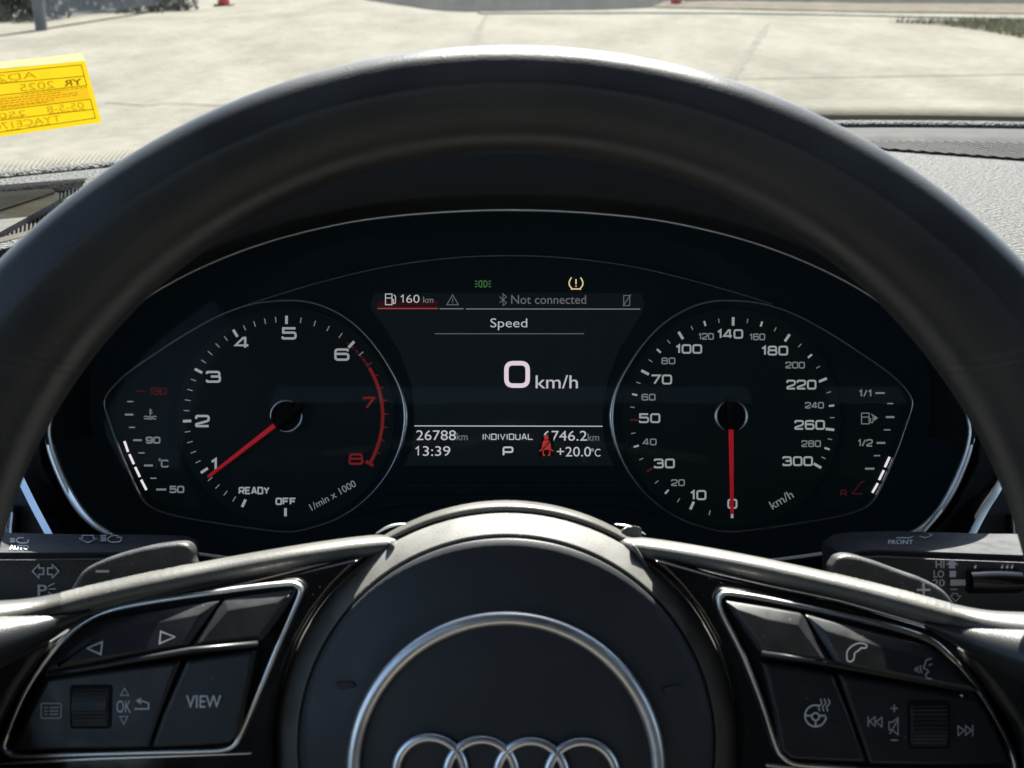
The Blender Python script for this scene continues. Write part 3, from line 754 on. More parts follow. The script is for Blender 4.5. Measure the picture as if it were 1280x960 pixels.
# shroud: funnel from the frame in to the face
def loft(loops, closed=True):
    bm = bmesh.new(); rr = [[bm.verts.new(p) for p in lp] for lp in loops]; N = len(rr[0])
    for a, b in zip(rr, rr[1:]):
        for i in range(N if closed else N - 1): j = (i + 1) % N; bm.faces.new((a[i], a[j], b[j], b[i]))
    return from_bm(bm)
cx, cy = 637, 505
def inner_pt(x, y, t): return (cx + (x - cx) * t, cy + (y - cy) * t)
lp0 = [P(x, y, WFR) for x, y in fr]; lp1 = [P(*inner_pt(x, y, 1.006), WFR + .012) for x, y in fr]; lp2 = [P(*inner_pt(x, y, .99), WF + .001) for x, y in fr]
M['shroud'] = mat('flocked_shroud', (0.0025, 0.0025, 0.003), 0.9, spec=0.0)
link('shroud', loft([lp0, lp1, lp2]), 'shroud', ic, 180)
link('face', flat([inner_pt(x, y, 1.02) for x, y in fr], WF), 'face', ic)
# hood: arched visor over the instruments, thick lip in front, running back into the dash
topi = [i for i, (x, y) in enumerate(fr)]
arc = [fr[i] for i in range(len(fr)) if fr[i][1] < 600]
left = [p for p in fr[:len(fr) // 2] if p[1] < 560]; right = [p for p in fr[len(fr) // 2:] if p[1] < 560]
arc = list(reversed(left)) + list(reversed(right))
def hood_loop(margin, w, dv=0.0, dw=0.0, sq=1.0):
    """frame outline pushed out by margin pixels (less towards the ends), set at depth w, then moved up dv / back dw"""
    out = []
    for x, y in arc:
        d = (Vector((x, y)) - Vector((637, 560))).normalized(); k = max(.05, min(1.0, (560 - y) / 200)); w_ = WFR - (WFR - w) * k - .0005
        q = P(x + d.x * margin * k, y + d.y * margin * k, w_); out.append(q + Vector((0, dv * k, -dw)))
    return out
HW = .430
hl = [hood_loop(1, WFR), hood_loop(9, HW + .016), hood_loop(15, HW + .003), hood_loop(22, HW), hood_loop(76, HW - .001), hood_loop(84, HW + .0015), hood_loop(86, HW + .006), hood_loop(86, HW + .006, .028, .10), hood_loop(86, HW + .006, .048, .20), hood_loop(60, HW + .006, .04, .36)]
link('hood', loft(hl, False), 'hood', ic, 180)
# ---- dial outlines (drop shaped thin metal rings)
drop = [(360.6, 375.6), (392, 379), (420, 390), (445, 407), (467, 430), (485.6, 457), (500, 485), (506.5, 512), (505.5, 537), (498, 565), (482.5, 595), (457.5, 624), (426, 646), (395, 658), (360.6, 664.7), (313.7, 660), (267, 653), (222, 645), (196, 637), (182.5, 628), (171.5, 612), (151, 566), (139, 532), (131.5, 509), (132.5, 497), (142, 483.5), (160.6, 466), (198, 440), (235.6, 416), (276, 394), (317, 380)]
dropR = [(1271 - x, y) for x, y in drop]
def ring_w(t): 
    d = abs(((t - .235 + .5) % 1) - .5)
    return .00045 + .00075 * max(0, 1 - d / .13) ** 1.5
for dp in (drop, dropR):
    q = catmull(dp, 5); link('dial_rim', tube([P(x, y, WF - .004) for x, y in q], ring_w, .0014, closed=True, seg=8), 'chrome_line', ic, 180)
top = catmull([(300, 384), (330, 374), (400, 353), (480, 334), (560, 323), (637, 319.5), (714, 323), (794, 334), (874, 353), (940, 372), (965, 380)], 6, False)
link('panel_edge', tube([P(x, y, WF - .003) for x, y in top], .00028, .001, seg=6), 'chrome_line', ic, 180)
link('panel_groove', strokes([[(520, 585), (753, 585)], [(505, 603), (768, 603)], [(480, 618), (794, 618)], [(440, 646), (500, 632), (770, 632), (830, 646)]], 1.0, WF, lift=.0004), 'black', ic)

def dial(name, c):
    d = link(name, slab(circle(c[0], c[1], 137, 72), WF - .0012, .0008, .0004), 'dial', ic, 30); return d
WD = WF - .0012
def sub(name, me, m, parent): return link(name, me, m, parent)
def polar(c, ang, r):          # ang clockwise from straight down
    return (c[0] - 1.024 * r * math.sin(R(ang)), c[1] + r * math.cos(R(ang)))
def tick(parent, c, ang, r0, r1, wd, m, name='tick'):
    sub(name, strokes([[polar(c, ang, r0), polar(c, ang, r1)]], wd, WD, lift=.0003), m, parent)
def interp(tab, v):
    for (a, b), (c_, d) in zip(tab, tab[1:]):
        if v <= c_: return b + (d - b) * (v - a) / (c_ - a)
    return tab[-1][1]
# ---- tachometer
tc_ = (357, 520); tach = dial('tachometer', tc_)
tt = [(-1, 0), (0, 25), (1, 55.5), (2, 87), (3, 118), (4, 149.4), (5, 180.6), (6, 222), (7, 261), (8, 300)]
for v in range(-1, 7): tick(tach, tc_, interp(tt, v), 115, 125.3, 3.4, 'num', 'major_tick')
for v in range(0, 8):
    for k in range(1, 5):
        a = interp(tt, v + k / 5); red = v + k / 5 > 6.3
        tick(tach, tc_, a, 117.5 if not red else 119, 124.5 if not red else 125, 1.3, 'num_dim' if not red else 'red')
for v in (7,): tick(tach, tc_, interp(tt, 7), 118, 126, 1.5, 'red')
a0, a1 = interp(tt, 6.45), interp(tt, 8)
arcp = [polar(tc_, a0 + (a1 - a0) * i / 40, 118.6) for i in range(41)]
sub('redline', strokes([arcp, [polar(tc_, a1, 113), polar(tc_, a1, 124)]], lambda t: 4.2 if True else 0, WD, lift=.0002), 'red', tach)
for k in range(6):
    aa = interp(tt, 5.93 + k * .085); bb = interp(tt, 5.93 + k * .085 + .05 + .005 * k)
    sub('redline_dash', strokes([[polar(tc_, aa, 118.6), polar(tc_, bb, 118.6)]], 2.2 + .35 * k, WD, lift=.0002), 'red_dim', tach)
for s_, b_, m_ in (('5', (352, 409, 371, 424.5), 'num'), ('4', (293, 421, 312, 436), 'num'), ('3', (257.5, 463.5, 276.5, 478.5), 'num'), ('2', (244, 518.5, 262.5, 534), 'num'), ('1', (263.5, 572.5, 272.5, 588), 'num'), ('6', (418, 435.5, 437, 451), 'num'), ('7', (452, 496, 469, 511), 'red'), ('8', (435.5, 566.5, 454.5, 581), 'red')):
    sub('numeral', dial_text(s_, b_, 2.9, WD, .0003), m_, tach)
sub('lettering', dial_text('READY', (298.5, 608.5, 337, 617.8), 1.9, WD, .0003), 'num', tach)
sub('lettering', dial_text('OFF', (344.5, 622, 370.5, 631.2), 2.1, WD, .0003), 'num', tach)
sub('lettering', text('1/min x 1000', (384, 614.5, 448, 623.5), WD, .008, 29, lift=.0003), 'num_dim', tach)
# ---- speedometer
sc_ = (915, 522); speedo = dial('speedometer', sc_)
sp = [(0, 0), (10, 24), (20, 40.7), (30, 57), (40, 73), (50, 88.6), (60, 103.6), (70, 118), (80, 133), (100, 148.6), (120, 164.2), (140, 180.6), (160, 197), (180, 214), (200, 231), (220, 247), (240, 263), (260, 277), (280, 288.5), (300, 300)]
big = (0, 10, 70, 100, 140, 180, 220, 260, 300)
for (v, a), nx in zip(sp, sp[1:] + [None]):
    if v in big: tick(speedo, sc_, a, 115, 125.5, 3.3, 'num', 'major_tick')
    elif v in (30, 50): tick(speedo, sc_, a, 115, 124.5, 2.6, 'red_dim', 'major_tick')
    else: tick(speedo, sc_, a, 119, 125.5, 2.4, 'num')
    if nx and v != 0: tick(speedo, sc_, (a + nx[1]) / 2, 119.5, 125, 1.2, 'num_dim')
    if v == 0: tick(speedo, sc_, 13, 119, 125, 1.3, 'num_dim')
def cb(x0, y0, x1, y1): return (750 + x0 / 3.2, 360 + y0 / 3.2, 750 + x1 / 3.2, 360 + y1 / 3.2)
for s_, b_ in (('140', (468, 165, 572, 203)), ('100', (302, 225, 408, 263)), ('180', (645, 231, 752, 270)), ('70', (202, 346, 288, 386)), ('220', (745, 367, 865, 406)), ('50', (155, 501, 241, 540)), ('260', (777, 528, 899, 567)), ('30', (215, 682, 299, 721)), ('300', (729, 673, 851, 712)), ('10', (360, 808, 425, 848)), ('0', (509, 843, 549, 883))):
    sub('numeral', dial_text(s_, cb(*b_), 2.25, WD, .0003), 'num', speedo)
for s_, b_ in (('120', (393, 180, 455, 207)), ('160', (597, 182, 660, 209)), ('80', (245, 278, 301, 305)), ('200', (741, 295, 819, 322)), ('60', (166, 423, 222, 450)), ('240', (819, 456, 895, 482)), ('40', (170, 602, 226, 629)), ('280', (805, 609, 883, 636)), ('20', (284, 765, 339, 792))):
    sub('numeral', dial_text(s_, cb(*b_), 1.5, WD, .0003), 'num_dim', speedo)
sub('lettering', text('km/h', (961, 619, 992, 630), WD, .008, 30, lift=.0003), 'num_dim', speedo)
# ---- needles and caps
def needle(parent, c, ang, r0, r1, tail):
    d = Vector(polar((0, 0), ang, 1)); n = Vector((-d.y, d.x))
    def q(r, s): v = Vector(c) + d * r + n * s; return (v.x, v.y)
    nd = sub('needle', slab([q(r0, -3.0), q(r1, -1.9), q(r1 + 1.5, 0), q(r1, 1.9), q(r0, 3.0)], WD - .006, .0012, .0003), 'needle', parent)
    sub('needle_tail', slab(rounded([q(r0 + 2, -5), q(r0 + 2, 5), q(-tail, 4.2), q(-tail, -4.2)], 1.5), WD - .008, .004, .0008), 'black', parent)
    # metal ring round the cap
    full = circle(c[0], c[1], 19.5, 48); a_n = 270 - ang
    arcs = [circle(c[0], c[1], 19.3, 30, a_n + 28, a_n + 152), circle(c[0], c[1], 19.3, 30, a_n + 208, a_n + 332)]
    for k, ar in enumerate(arcs): link('cap_ring', tube([P(x, y, WD - .005) for x, y in ar], lambda t: .00025 + .00055 * math.sin(math.pi * t), .0012, seg=8), 'chrome', parent, 180)
    sub('cap', slab(circle(c[0], c[1], 18.3, 40), WD - .0045, .0042, .0006), 'black', parent)
needle(tach, (358, 520), 51.6, 17, 122, 24)
needle(speedo, (914, 520), -0.7, 15, 122, 22)
# ---- coolant gauge (left) and fuel gauge (right)
def cl(x, y): return (120 + x / 3.2, 360 + y / 3.2)
def cr(x, y): return (750 + x / 3.2, 360 + y / 3.2)
gl_ = catmull([(228, 452), (190, 462), (160, 482), (146, 500), (146, 520), (160, 560), (180, 602), (196, 624), (226, 634), (250, 628), (228, 585), (214, 540), (214, 495)], 4)
cool = link('coolant_gauge', flat(gl_, WF - .0006), 'dial', ic)
fuel = link('fuel_gauge', flat([(1271 - x, y) for x, y in gl_], WF - .0006), 'dial', ic)
for x0, x1, y, wd, m_ in ((163, 200, 412, 1.8, 'red_dim'), (128, 153, 454, 1.6, 'num_dim'), (119, 153, 506, 2.3, 'num_dim'), (135, 160, 557, 1.6, 'num_dim'), (152, 187, 608, 2.5, 'num_dim'), (173, 198, 659, 1.6, 'num_dim'), (195, 231, 709, 2.5, 'num_dim'), (220, 245, 760, 1.6, 'num_dim'), (244, 284, 805, 2.5, 'num_dim')):
    sub('tick', strokes([[cl(x0, y), cl(x1, y)]], wd, WF, lift=.0012), m_, cool)
for s_, b_, m_, wd in (('130', (217, 398, 286, 428), 'red_dim', 1.6), ('90', (202, 594, 261, 622), 'num_dim', 2.0), ('50', (297, 790, 356, 819), 'num_dim', 2.0), ('C', (263, 686, 293, 717), 'num_dim', 1.8)):
    (xa, ya), (xb_, yb_) = cl(b_[0], b_[1]), cl(b_[2], b_[3]); sub('numeral', dial_text(s_, (xa, ya, xb_, yb_), wd, WF, .0012), m_, cool)
sub('degree_mark', strokes([(circle(*cl(258, 686), 1.3, 10), True)], .8, WF, lift=.0012), 'num_dim', cool)
sub('coolant_symbol', strokes([[cl(220, 482), cl(220, 515)], [cl(220, 490), cl(229, 490)], [cl(220, 500), cl(229, 500)], [cl(194, 515), cl(204, 512), cl(212, 516), cl(228, 516), cl(237, 512), cl(246, 515)], [cl(196, 525), cl(206, 521), cl(219, 525), cl(231, 521), cl(243, 525)]], 1.3, WF, lift=.0012), 'num_dim', cool)
for a, b in (((117, 612), (132, 655)), ((137, 664), (155, 704)), ((160, 715), (179, 755)), ((184, 766), (205, 807))):
    sub('lit_segment', strokes([[cl(*a), cl(*b)]], 3.0, WF, lift=.0012), 'white', cool)
for x0, x1, y, wd in ((1098, 1135, 420, 2.3), (1145, 1170, 462, 1.6), (1140, 1174, 516, 2.5), (1132, 1158, 567, 1.6), (1103, 1138, 619, 2.5), (1092, 1117, 670, 1.6), (1057, 1094, 722, 2.5)):
    sub('tick', strokes([[cr(x0, y), cr(x1, y)]], wd, WF, lift=.0012), 'num_dim', fuel)
for s_, b_ in (('1/1', (1032, 406, 1084, 436)), ('1/2', (1028, 604, 1088, 634))):
    (xa, ya), (xb_, yb_) = cr(b_[0], b_[1]), cr(b_[2], b_[3]); sub('numeral', dial_text(s_, (xa, ya, xb_, yb_), 1.7, WF, .0012), 'num_dim', fuel)
(xa, ya), (xb_, yb_) = cr(958, 806), cr(985, 832); sub('numeral', dial_text('R', (xa, ya, xb_, yb_), 1.3, WF, .0012), 'red_dim', fuel)
def pump(f, s=1.0):
    return [([f(0, 0), f(30, 0), f(30, 43), f(0, 43)], True), [f(0, 16), f(30, 16)], [f(30, 22), f(36, 22), f(36, 38), f(44, 38), f(46, 30), f(46, 10), f(38, 3)]]
sub('pump_symbol', strokes(pump(lambda x, y: cr(1043 + x, 500 + y)), 1.1, WF, lift=.0012), 'num_dim', fuel)
sub('filler_arrow', flat([cr(1096, 508), cr(1112, 520), cr(1096, 532)], WF - .0012), 'num_dim', fuel)
sub('reserve_symbol', strokes([[cr(1003, 822), cr(1047, 822)], [cr(1008, 820), cr(1042, 775), cr(1058, 772)]], 1.3, WF, lift=.0012), 'red_dim', fuel)
for a, b in (((1155, 675), (1136, 716)), ((1132, 728), (1113, 767)), ((1108, 780), (1086, 818))):
    sub('lit_segment', strokes([[cr(*a), cr(*b)]], 3.0, WF, lift=.0012), 'white', fuel)
# ---- middle display
scr = [(468, 366), (802, 366), (806, 385), (796, 402), (772, 440), (757, 485), (753, 530), (757, 560), (768, 582), (505, 582), (515, 560), (519, 530), (515, 485), (500, 440), (476, 402), (462, 385)]
disp = link('display', slab(scr, WF - .0006, .0004), 'screen', ic)
WS = WF - .0006
def d_(name, me, m): return sub(name, me, m, disp)
def T(s, b, m='txt', wt=0.0): return d_('text_line', text(s, b, WS, wt, lift=.0004), m)
d_('red_highlight', flat(box_px(472, 376, 548, 385), WS - .0002), 'red_glow')
d_('text_line', dial_text('1', (500.5, 368.4, 505.3, 378.7), 1.25, WS, .0004), 'txt'); T('60', (508, 368.5, 524.5, 378.6), 'txt', -.008); T('km', (529, 371, 541.8, 378.6), 'num_dim')
T('Not connected', (639, 369, 732.5, 380), 'txt_dim'); T('Speed', (613, 398, 659, 412.8), 'txt', -.004)
d_('red_rule', strokes([[(472, 385.7), (547.5, 385.7)]], 1.5, WS, lift=.0004), 'red_line')
d_('rule', strokes([[(549.5, 386), (579.5, 386)], [(582.5, 386.2), (800, 386.4)]], 1.1, WS, lift=.0004), 'rule')
d_('rule', strokes([[(543.5, 417.2), (730, 417.2)]], .9, WS, lift=.0004), 'txt_dim')
d_('rule', strokes([[(518, 532.3), (753, 532.8)]], 1.2, WS, lift=.0004), 'txt')
d_('speed_digit', strokes([(rounded(box_px(633, 454, 659.6, 482), 8.5, 6), True)], 5.6, WS, lift=.0004), 'pink')
T('km/h', (669.5, 469, 722.3, 485.6), 'txt', .003)
T('26788', (520.5, 537.8, 570, 550.2), 'txt'); T('km', (571, 541, 584.6, 550.2), 'num_dim')
d_('text_line', dial_text('INDIVIDUAL', (603, 542, 666.4, 549.8), 1.15, WS, .0004), 'txt')
T('6746.2', (679, 538.4, 733.6, 550.9), 'txt'); T('km', (734.6, 542, 748.8, 550.9), 'num_dim')
d_('text_line', dial_text('1', (518.8, 557.6, 524.6, 569.8), 1.5, WS, .0004), 'txt'); T('3:39', (528.6, 557.6, 563, 569.8), 'txt'); d_('text_line', dial_text('P', (628.3, 558, 641.8, 570), 2.2, WS, .0004), 'txt')
T('+20.0', (696, 558.4, 738.6, 570.6), 'txt'); T('°C', (739, 560.4, 750.4, 570.6), 'txt')
d_('pump_icon', strokes(pump(lambda x, y: (482 + x * .27, 367.6 + y * .31)), 1.1, WS, lift=.0004), 'txt')
d_('warning_icon', strokes([([(565.8, 368.8), (573, 381), (558.6, 381)], True), [(565.8, 373), (565.8, 377)], [(565.8, 378), (565.8, 379.2)]], 1.0, WS, lift=.0004), 'txt_dim')
d_('wireless_icon', strokes([[(624.5, 371), (633, 378.5), (628.8, 382), (628.8, 367.4), (633, 371), (624.5, 378.5)]], 1.0, WS, lift=.0004), 'txt_dim')
d_('phone_icon', strokes([([(779.5, 369.5), (787, 369.5), (787, 382), (779.5, 382)], True), [(778.6, 382.6), (788.4, 368.2)]], 1.0, WS, lift=.0004), 'txt_dim')
def lamp_icon(cx_, s): return [(rounded([(cx_, 351), (cx_ + 3.6 * s, 352), (cx_ + 3.6 * s, 358), (cx_, 359)], 1.8), True)] + [[(cx_ + s * 5.5 , 355 + dy * .55), (cx_ + s * 8.5, 355 + dy)] for dy in (-4, 0, 4)]
link('sidelight_icon', strokes([(rounded([(602.3, 350.5), (602.3, 359.5), (598.6, 358), (598.6, 352)], 1.6), True), (rounded([(605, 350.5), (605, 359.5), (608.8, 358), (608.8, 352)], 1.6), True)] + [[(603.7 + s * 6.8, 355 + dy * .7), (603.7 + s * 10, 355 + dy)] for s in (-1, 1) for dy in (-4, 0, 4)], 1.1, WF, lift=.0006), 'green', ic)
link('tyre_pressure_icon', strokes([catmull([(714.2, 347), (711.6, 352), (711.6, 356.5), (714, 360), (715, 362.3)], 3, False), catmull([(725.6, 347), (728.2, 352), (728.2, 356.5), (725.8, 360), (724.8, 362.3)], 3, False), [(713.6, 361.3), (726.2, 361.3)], [(719.9, 349), (719.9, 355.5)], [(719.9, 357.2), (719.9, 358.6)]], 1.5, WF, lift=.0006), 'amber', ic)
# seat belt warning lamp: covers a corner of the display
sbp = link('belt_lamp', slab(box_px(673.5, 544, 692, 570), WF - .0016, .0008), 'face', ic)
WB = WF - .0016
sub('belt_symbol', join(flat(circle(682.8, 547, 3, 16), WB - .0002), flat(rounded([(679.5, 550.5), (686, 550.5), (688, 554), (689, 562), (677, 562), (678, 554)], 1), WB - .0002), strokes([[(674, 564), (678, 561.5), (688, 561.5), (692, 564)], [(679, 563), (679, 569), (681.5, 569)], [(687, 563), (687, 569), (684.5, 569)]], 1.7, WB, lift=.0002)), 'red_icon', sbp)
sub('belt_strap', strokes([[(688, 551), (678.5, 561.5)]], 1.3, WB, lift=.0004), 'black', sbp)
# clear lens in front of everything
link('lens', flat([inner_pt(x, y, 1.0) for x, y in fr], .499, -.06, 500), 'lens', ic)

# ================================================================== COLUMN STALKS
def stalk(name, secs, m_, label):
    """secs: list of (px, y_back, y_edge, y_low) along the stalk; lofted wedge with a grooved front"""
    t = empty(name, P(secs[len(secs) // 2][0], secs[len(secs) // 2][3], .41)); tag(t, label, 'stalk')
    return t
def stalk_loop(px, yb_, ye, yl, wb=.428, wf=.395):
    """profile at one station: back top, front top edge, groove, front face, bottom, back bottom"""
    x = (px - 640) / F * wf
    def q(y, w, dw=0.0): return Vector((x, (480 - y) / F * w, -(w + dw)))
    return [q(yb_, wb), q((yb_ + ye) / 2 + .6, (wb + wf) / 2), q(ye - 1.2, wf + .0015), q(ye, wf), q(ye + 2.2, wf + .0002), q(ye + 3.2, wf + .0024), q(ye + 6.5, wf + .0024), q(ye + 7.2, wf - .0002), q(ye + 9.5, wf - .0010), q(ye + 13, wf - .0006), q((ye + yl) / 2, wf - .0006), q(yl - 8, wf), q(yl, wf + .006), q(yl + 3, wb)]
def stalk_body(stations):
    loops = [stalk_loop(*s) for s in stations]; bm = bmesh.new(); rr = [[bm.verts.new(p) for p in lp] for lp in loops]; K = len(rr[0])
    for a, b in zip(rr, rr[1:]):
        for j in range(K): k = (j + 1) % K; bm.faces.new((a[j], a[k], b[k], b[j]))
    bm.faces.new(rr[0]); bm.faces.new(rr[-1][::-1]); return from_bm(bm)
M['stalk'] = mat('stalk_plastic', (0.025, 0.026, 0.028), 0.5, bump=('n', 1500, 0.35, 0.0005), var=(150, 0.15))
def top_print(px, py, ye):          # point on the sloping top of a stalk
    wb, wf = .428, .395; yb_ = ye - 22
    t = (py - yb_) / (ye - yb_); w = wb + (wf - wb) * t
    return P(px, py, w) + Vector((0, .0005, .0002))
ls = empty('turn_signal_stalk', P(60, 765, .41)); tag(ls, 'dark turn signal stalk with arrow print left behind the wheel', 'stalk')
link('lever', stalk_body([(-260, 662, 690, 772), (-120, 664, 690, 772), (0, 667, 690.5, 770), (60, 668, 690.5, 768), (120, 668, 690, 764), (165, 668.5, 689.5, 758), (200, 670, 690, 752), (216, 676, 694, 744)]), 'stalk', ls, 50)
def ltop(lines, wd, ye=690.3): return strokes(lines, wd, 1, conv=lambda x, y: top_print(x, y, ye))
link('flash_symbol', ltop([([(103, 671), (117, 671), (117, 674.5), (121, 675), (110, 680), (99, 675), (103, 674.5)], True)], 1.0), 'print_dim', ls)
link('beam_symbol', ltop([[(126 + 0, 671 + k * 2.2), (133, 671 + k * 2.2)] for k in range(4)] + [catmull([(148, 671), (140, 671.5), (135, 675), (138, 679), (150, 678.5), (152, 673)], 4, False), [(146, 673.5), (152, 673)]], 1.1), 'print_dim', ls)
link('light_symbol', ltop([[(13 + 0, 675 + k * 2), (19, 675 + k * 2)] for k in range(3)] + [catmull([(30, 674), (24, 674), (21, 677), (24, 680), (34, 680), (36, 676)], 4, False)], 1.1), 'print', ls)
link('lettering', text('AUTO', (12, 683, 36, 688.5), 1, .02, conv=lambda x, y: top_print(x, y, 690.3)), 'print', ls)
WL = .3935
def arrow(x0, x1, y):
    s = 1 if x1 > x0 else -1; xm = x1 - s * 8
    return ([(x0, y - 4), (xm, y - 4), (xm, y - 8.5), (x1, y), (xm, y + 8.5), (xm, y + 4), (x0, y + 4)], True)
link('arrow_symbol', strokes([arrow(54.5, 40.5, 714), arrow(59.5, 73.5, 714)], 1.6, WL), 'print_dim', ls)
link('lettering', text('P', (47, 731, 59, 745), WL, .01), 'print_dim', ls)
link('ray_symbol', strokes([[(60, 733), (68, 729)], [(61, 736.5), (70, 736)], [(60, 740), (66, 744)]], 1.4, WL), 'print_dim', ls)
rs = empty('wiper_stalk', P(1200, 765, .41)); tag(rs, 'dark wiper stalk with thumb roller right behind the wheel', 'stalk')
link('lever', stalk_body([(1060, 678, 694, 740), (1075, 668, 688, 750), (1100, 665, 687, 757), (1150, 664, 689, 764), (1175, 664, 690, 768), (1280, 667, 694, 775), (1400, 668, 698, 780), (1540, 668, 700, 780)]), 'stalk', rs, 50)
def rtop(lines, wd, ye=689.0): return strokes(lines, wd, 1, conv=lambda x, y: top_print(x, y, ye))
link('wiper_symbol', rtop([catmull([(1115, 671), (1121, 667.5), (1130, 666.5), (1138, 667.5), (1143, 671)], 3, False), [(1115, 671), (1121, 674), (1137, 674), (1143, 671)], [(1128, 674), (1123, 668)]], 1.0), 'print_dim', rs)
link('lettering', text('FRONT', (1110, 676.5, 1141, 682), 1, .01, conv=lambda x, y: top_print(x, y, 689)), 'print_dim', rs)
link('flash_symbol', rtop([([(1150, 667.5), (1163, 667.5), (1162, 670), (1166, 670.5), (1156, 674), (1147, 670.5), (1151, 670)], True)], 1.0), 'print_dim', rs)
for s_, b_ in (('HI', (1169.5, 701, 1180.5, 710)), ('LO', (1167, 713, 1180, 722)), ('20', (1166, 724, 1181, 733))): link('lettering', text(s_, b_, WL, .015), 'print_dim', rs)
link('speed_symbol', join(flat([(1190, 699), (1198, 706), (1194, 706), (1194, 710.5), (1186, 710.5), (1186, 706), (1182.5, 706)], WL), flat(box_px(1187, 713.5, 1195, 721.5), WL), flat(box_px(1188, 724.5, 1207, 732), WL), flat(box_px(1188, 736, 1197, 737.3), WL)), 'print_dim', rs)
link('wash_symbol', strokes([([(1190, 742), (1197, 742), (1197, 745), (1201, 745), (1194.5, 752), (1188, 745), (1190, 745)], True)], 1.1, WL), 'print_dim', rs)
for x_ in (1219, 1252.5, 1259, 1265): link('drop_symbol', flat([(x_ + 1.4, 705), (x_ + 1.6, 710), (x_ - 1, 711), (x_ - 1.8, 709)], WL), 'print', rs)
link('roller_well', slab(rounded(box_px(1208, 711, 1277, 742), 6), WL, .0006, .0003), 'black', rs, 40)
rp = [P(x, 726.5, .3945) for x in (1211, 1218, 1226, 1233, 1240, 1247, 1254, 1262, 1269, 1274)]
link('thumb_roller', tube(rp, lambda t: .0036 + .0004 * math.sin(math.pi * t), .0042, seg=24, exp=2.2), 'piano', rs, 60)

# ================================================================== STEERING WHEEL
WR = 0.325
sw = empty('steering_wheel', P(634, 940, .36))
tag(sw, 'black leather steering wheel with round hub, silver rings and button panels', 'steering wheel')
# ---- rim
NR = 180; loops = []; seam_pts = {}
def rim_station(th):
    """outer and inner edge (pixels at the rim plane) in direction th from straight up"""
    a = abs(((th + 180) % 360) - 180)
    ox, oy = 638 + 878 * math.sin(R(th)), 940 - 878 * math.cos(R(th))
    tw = min(a, 95.0); s = math.copysign(1, math.sin(R(th)))
    wd = math.hypot((638 + 878 * s * math.sin(R(tw))) - (638 + 668 * s * math.sin(R(tw))), (940 - 878 * math.cos(R(tw))) - (857 - 668 * math.cos(R(tw))))
    k = WR / F; c = Vector(((ox - 640) * k, (480 - oy) * k, -WR)); d = Vector((-math.sin(R(th)), -math.cos(R(th)), 0))
    # the inner edge circle is set higher than the outer one
    ix, iy = 638 + 668 * math.sin(R(th)), 857 - 668 * math.cos(R(th))
    i3 = Vector(((ix - 640) * k, (480 - iy) * k, -WR)) if a <= 95 else c + d * wd * k
    return c, i3
PROF = catmull([(-1, 0), (-.965, .34), (-.85, .64), (-.66, .83), (-.42, .915), (-.16, .985), (-.06, 1.0), (.06, .975), (.36, .86), (.66, .68), (.88, .42), (1, 0), (.92, -.45), (.62, -.84), (0, -1), (-.62, -.84), (-.92, -.45)], 3)
NP = len(PROF)
bm = bmesh.new(); rings = []
for i in range(NR):
    th = 360 * i / NR; o, n_ = rim_station(th); mid = (o + n_) / 2; half_ = (n_ - o) / 2
    thick = .0165 + .002 * min(1, abs(((th + 180) % 360) - 180) / 60)
    rings.append([bm.verts.new(mid + half_ * x + Vector((0, 0, z * thick))) for x, z in PROF])
for i in range(NR):
    a, b = rings[i], rings[(i + 1) % NR]
    for j in range(NP): k = (j + 1) % NP; bm.faces.new((a[j], a[k], b[k], b[j]))
link('rim', from_bm(bm), 'leather', sw, 180)
def rim_band(th, w_deg, scale, name, m):
    bm = bmesh.new(); rr = []
    for dth in (-w_deg / 2, 0, w_deg / 2):
        o, n_ = rim_station(th + dth); mid = (o + n_) / 2; h = (n_ - o) / 2
        t_ = .0165 + .002 * min(1, abs(((th + 180) % 360) - 180) / 60); sc = scale if dth == 0 else .999
        rr.append([bm.verts.new(mid + h * x * sc + Vector((0, 0, z * t_ * sc))) for x, z in PROF])
    for a, b in zip(rr, rr[1:]):
        for j in range(NP): k = (j + 1) % NP; bm.faces.new((a[j], a[k], b[k], b[j]))
    return link(name, from_bm(bm), m, sw, 180)
for th in (-54.5, -53.5, 54.5, 53.5): rim_band(th, .7, 1.012, 'rim_seam', 'leather')
# ---- hub: revolved cover
HC = (633, 931)
def revolve(prof, c, seg=120, name=None):
    """prof: (radius px, w) from rim to centre, in pixels of plane .335"""
    bm = bmesh.new(); rr = []
    for r_, w in prof:
        if r_ == 0: rr.append([bm.verts.new(P(c[0], c[1], w))]); continue
        rr.append([bm.verts.new(P(c[0] + r_ * math.cos(6.28318 * j / seg), c[1] - r_ * math.sin(6.28318 * j / seg), w)) for j in range(seg)])
    for a, b in zip(rr, rr[1:]):
        for j in range(seg):
            q = (j + 1) % seg
            if len(b) == 1: bm.faces.new((a[j], a[q], b[0]))
            else: bm.faces.new((a[j], a[q], b[q], b[j]))
    return from_bm(bm)
link('hub_ring', revolve([(278, .385), (286, .372), (290, .3610), (289.5, .3580), (286.5, .3562), (275, .3528), (265, .3499), (262.5, .3493), (260, .3500), (258, .353)], HC), 'hub_ring', sw, 180)
link('hub_cover', revolve([(259.5, .353), (259.3, .3468), (258, .3461), (246, .3454), (230, .3444), (218, .3436), (206, .3428), (196, .3422), (180, .3420), (165, .3414), (120, .3402), (60, .3394), (0, .3392)], (633, 932)), 'hub', sw, 180)
def ring_path(c, r, w, n=96): return [P(x, y, w) for x, y in circle(c[0], c[1], r, n)]
link('horn_ring', tube(ring_path((632, 964), 191, .3405), .0021, .0018, closed=True, seg=18), 'satin', sw, 180)
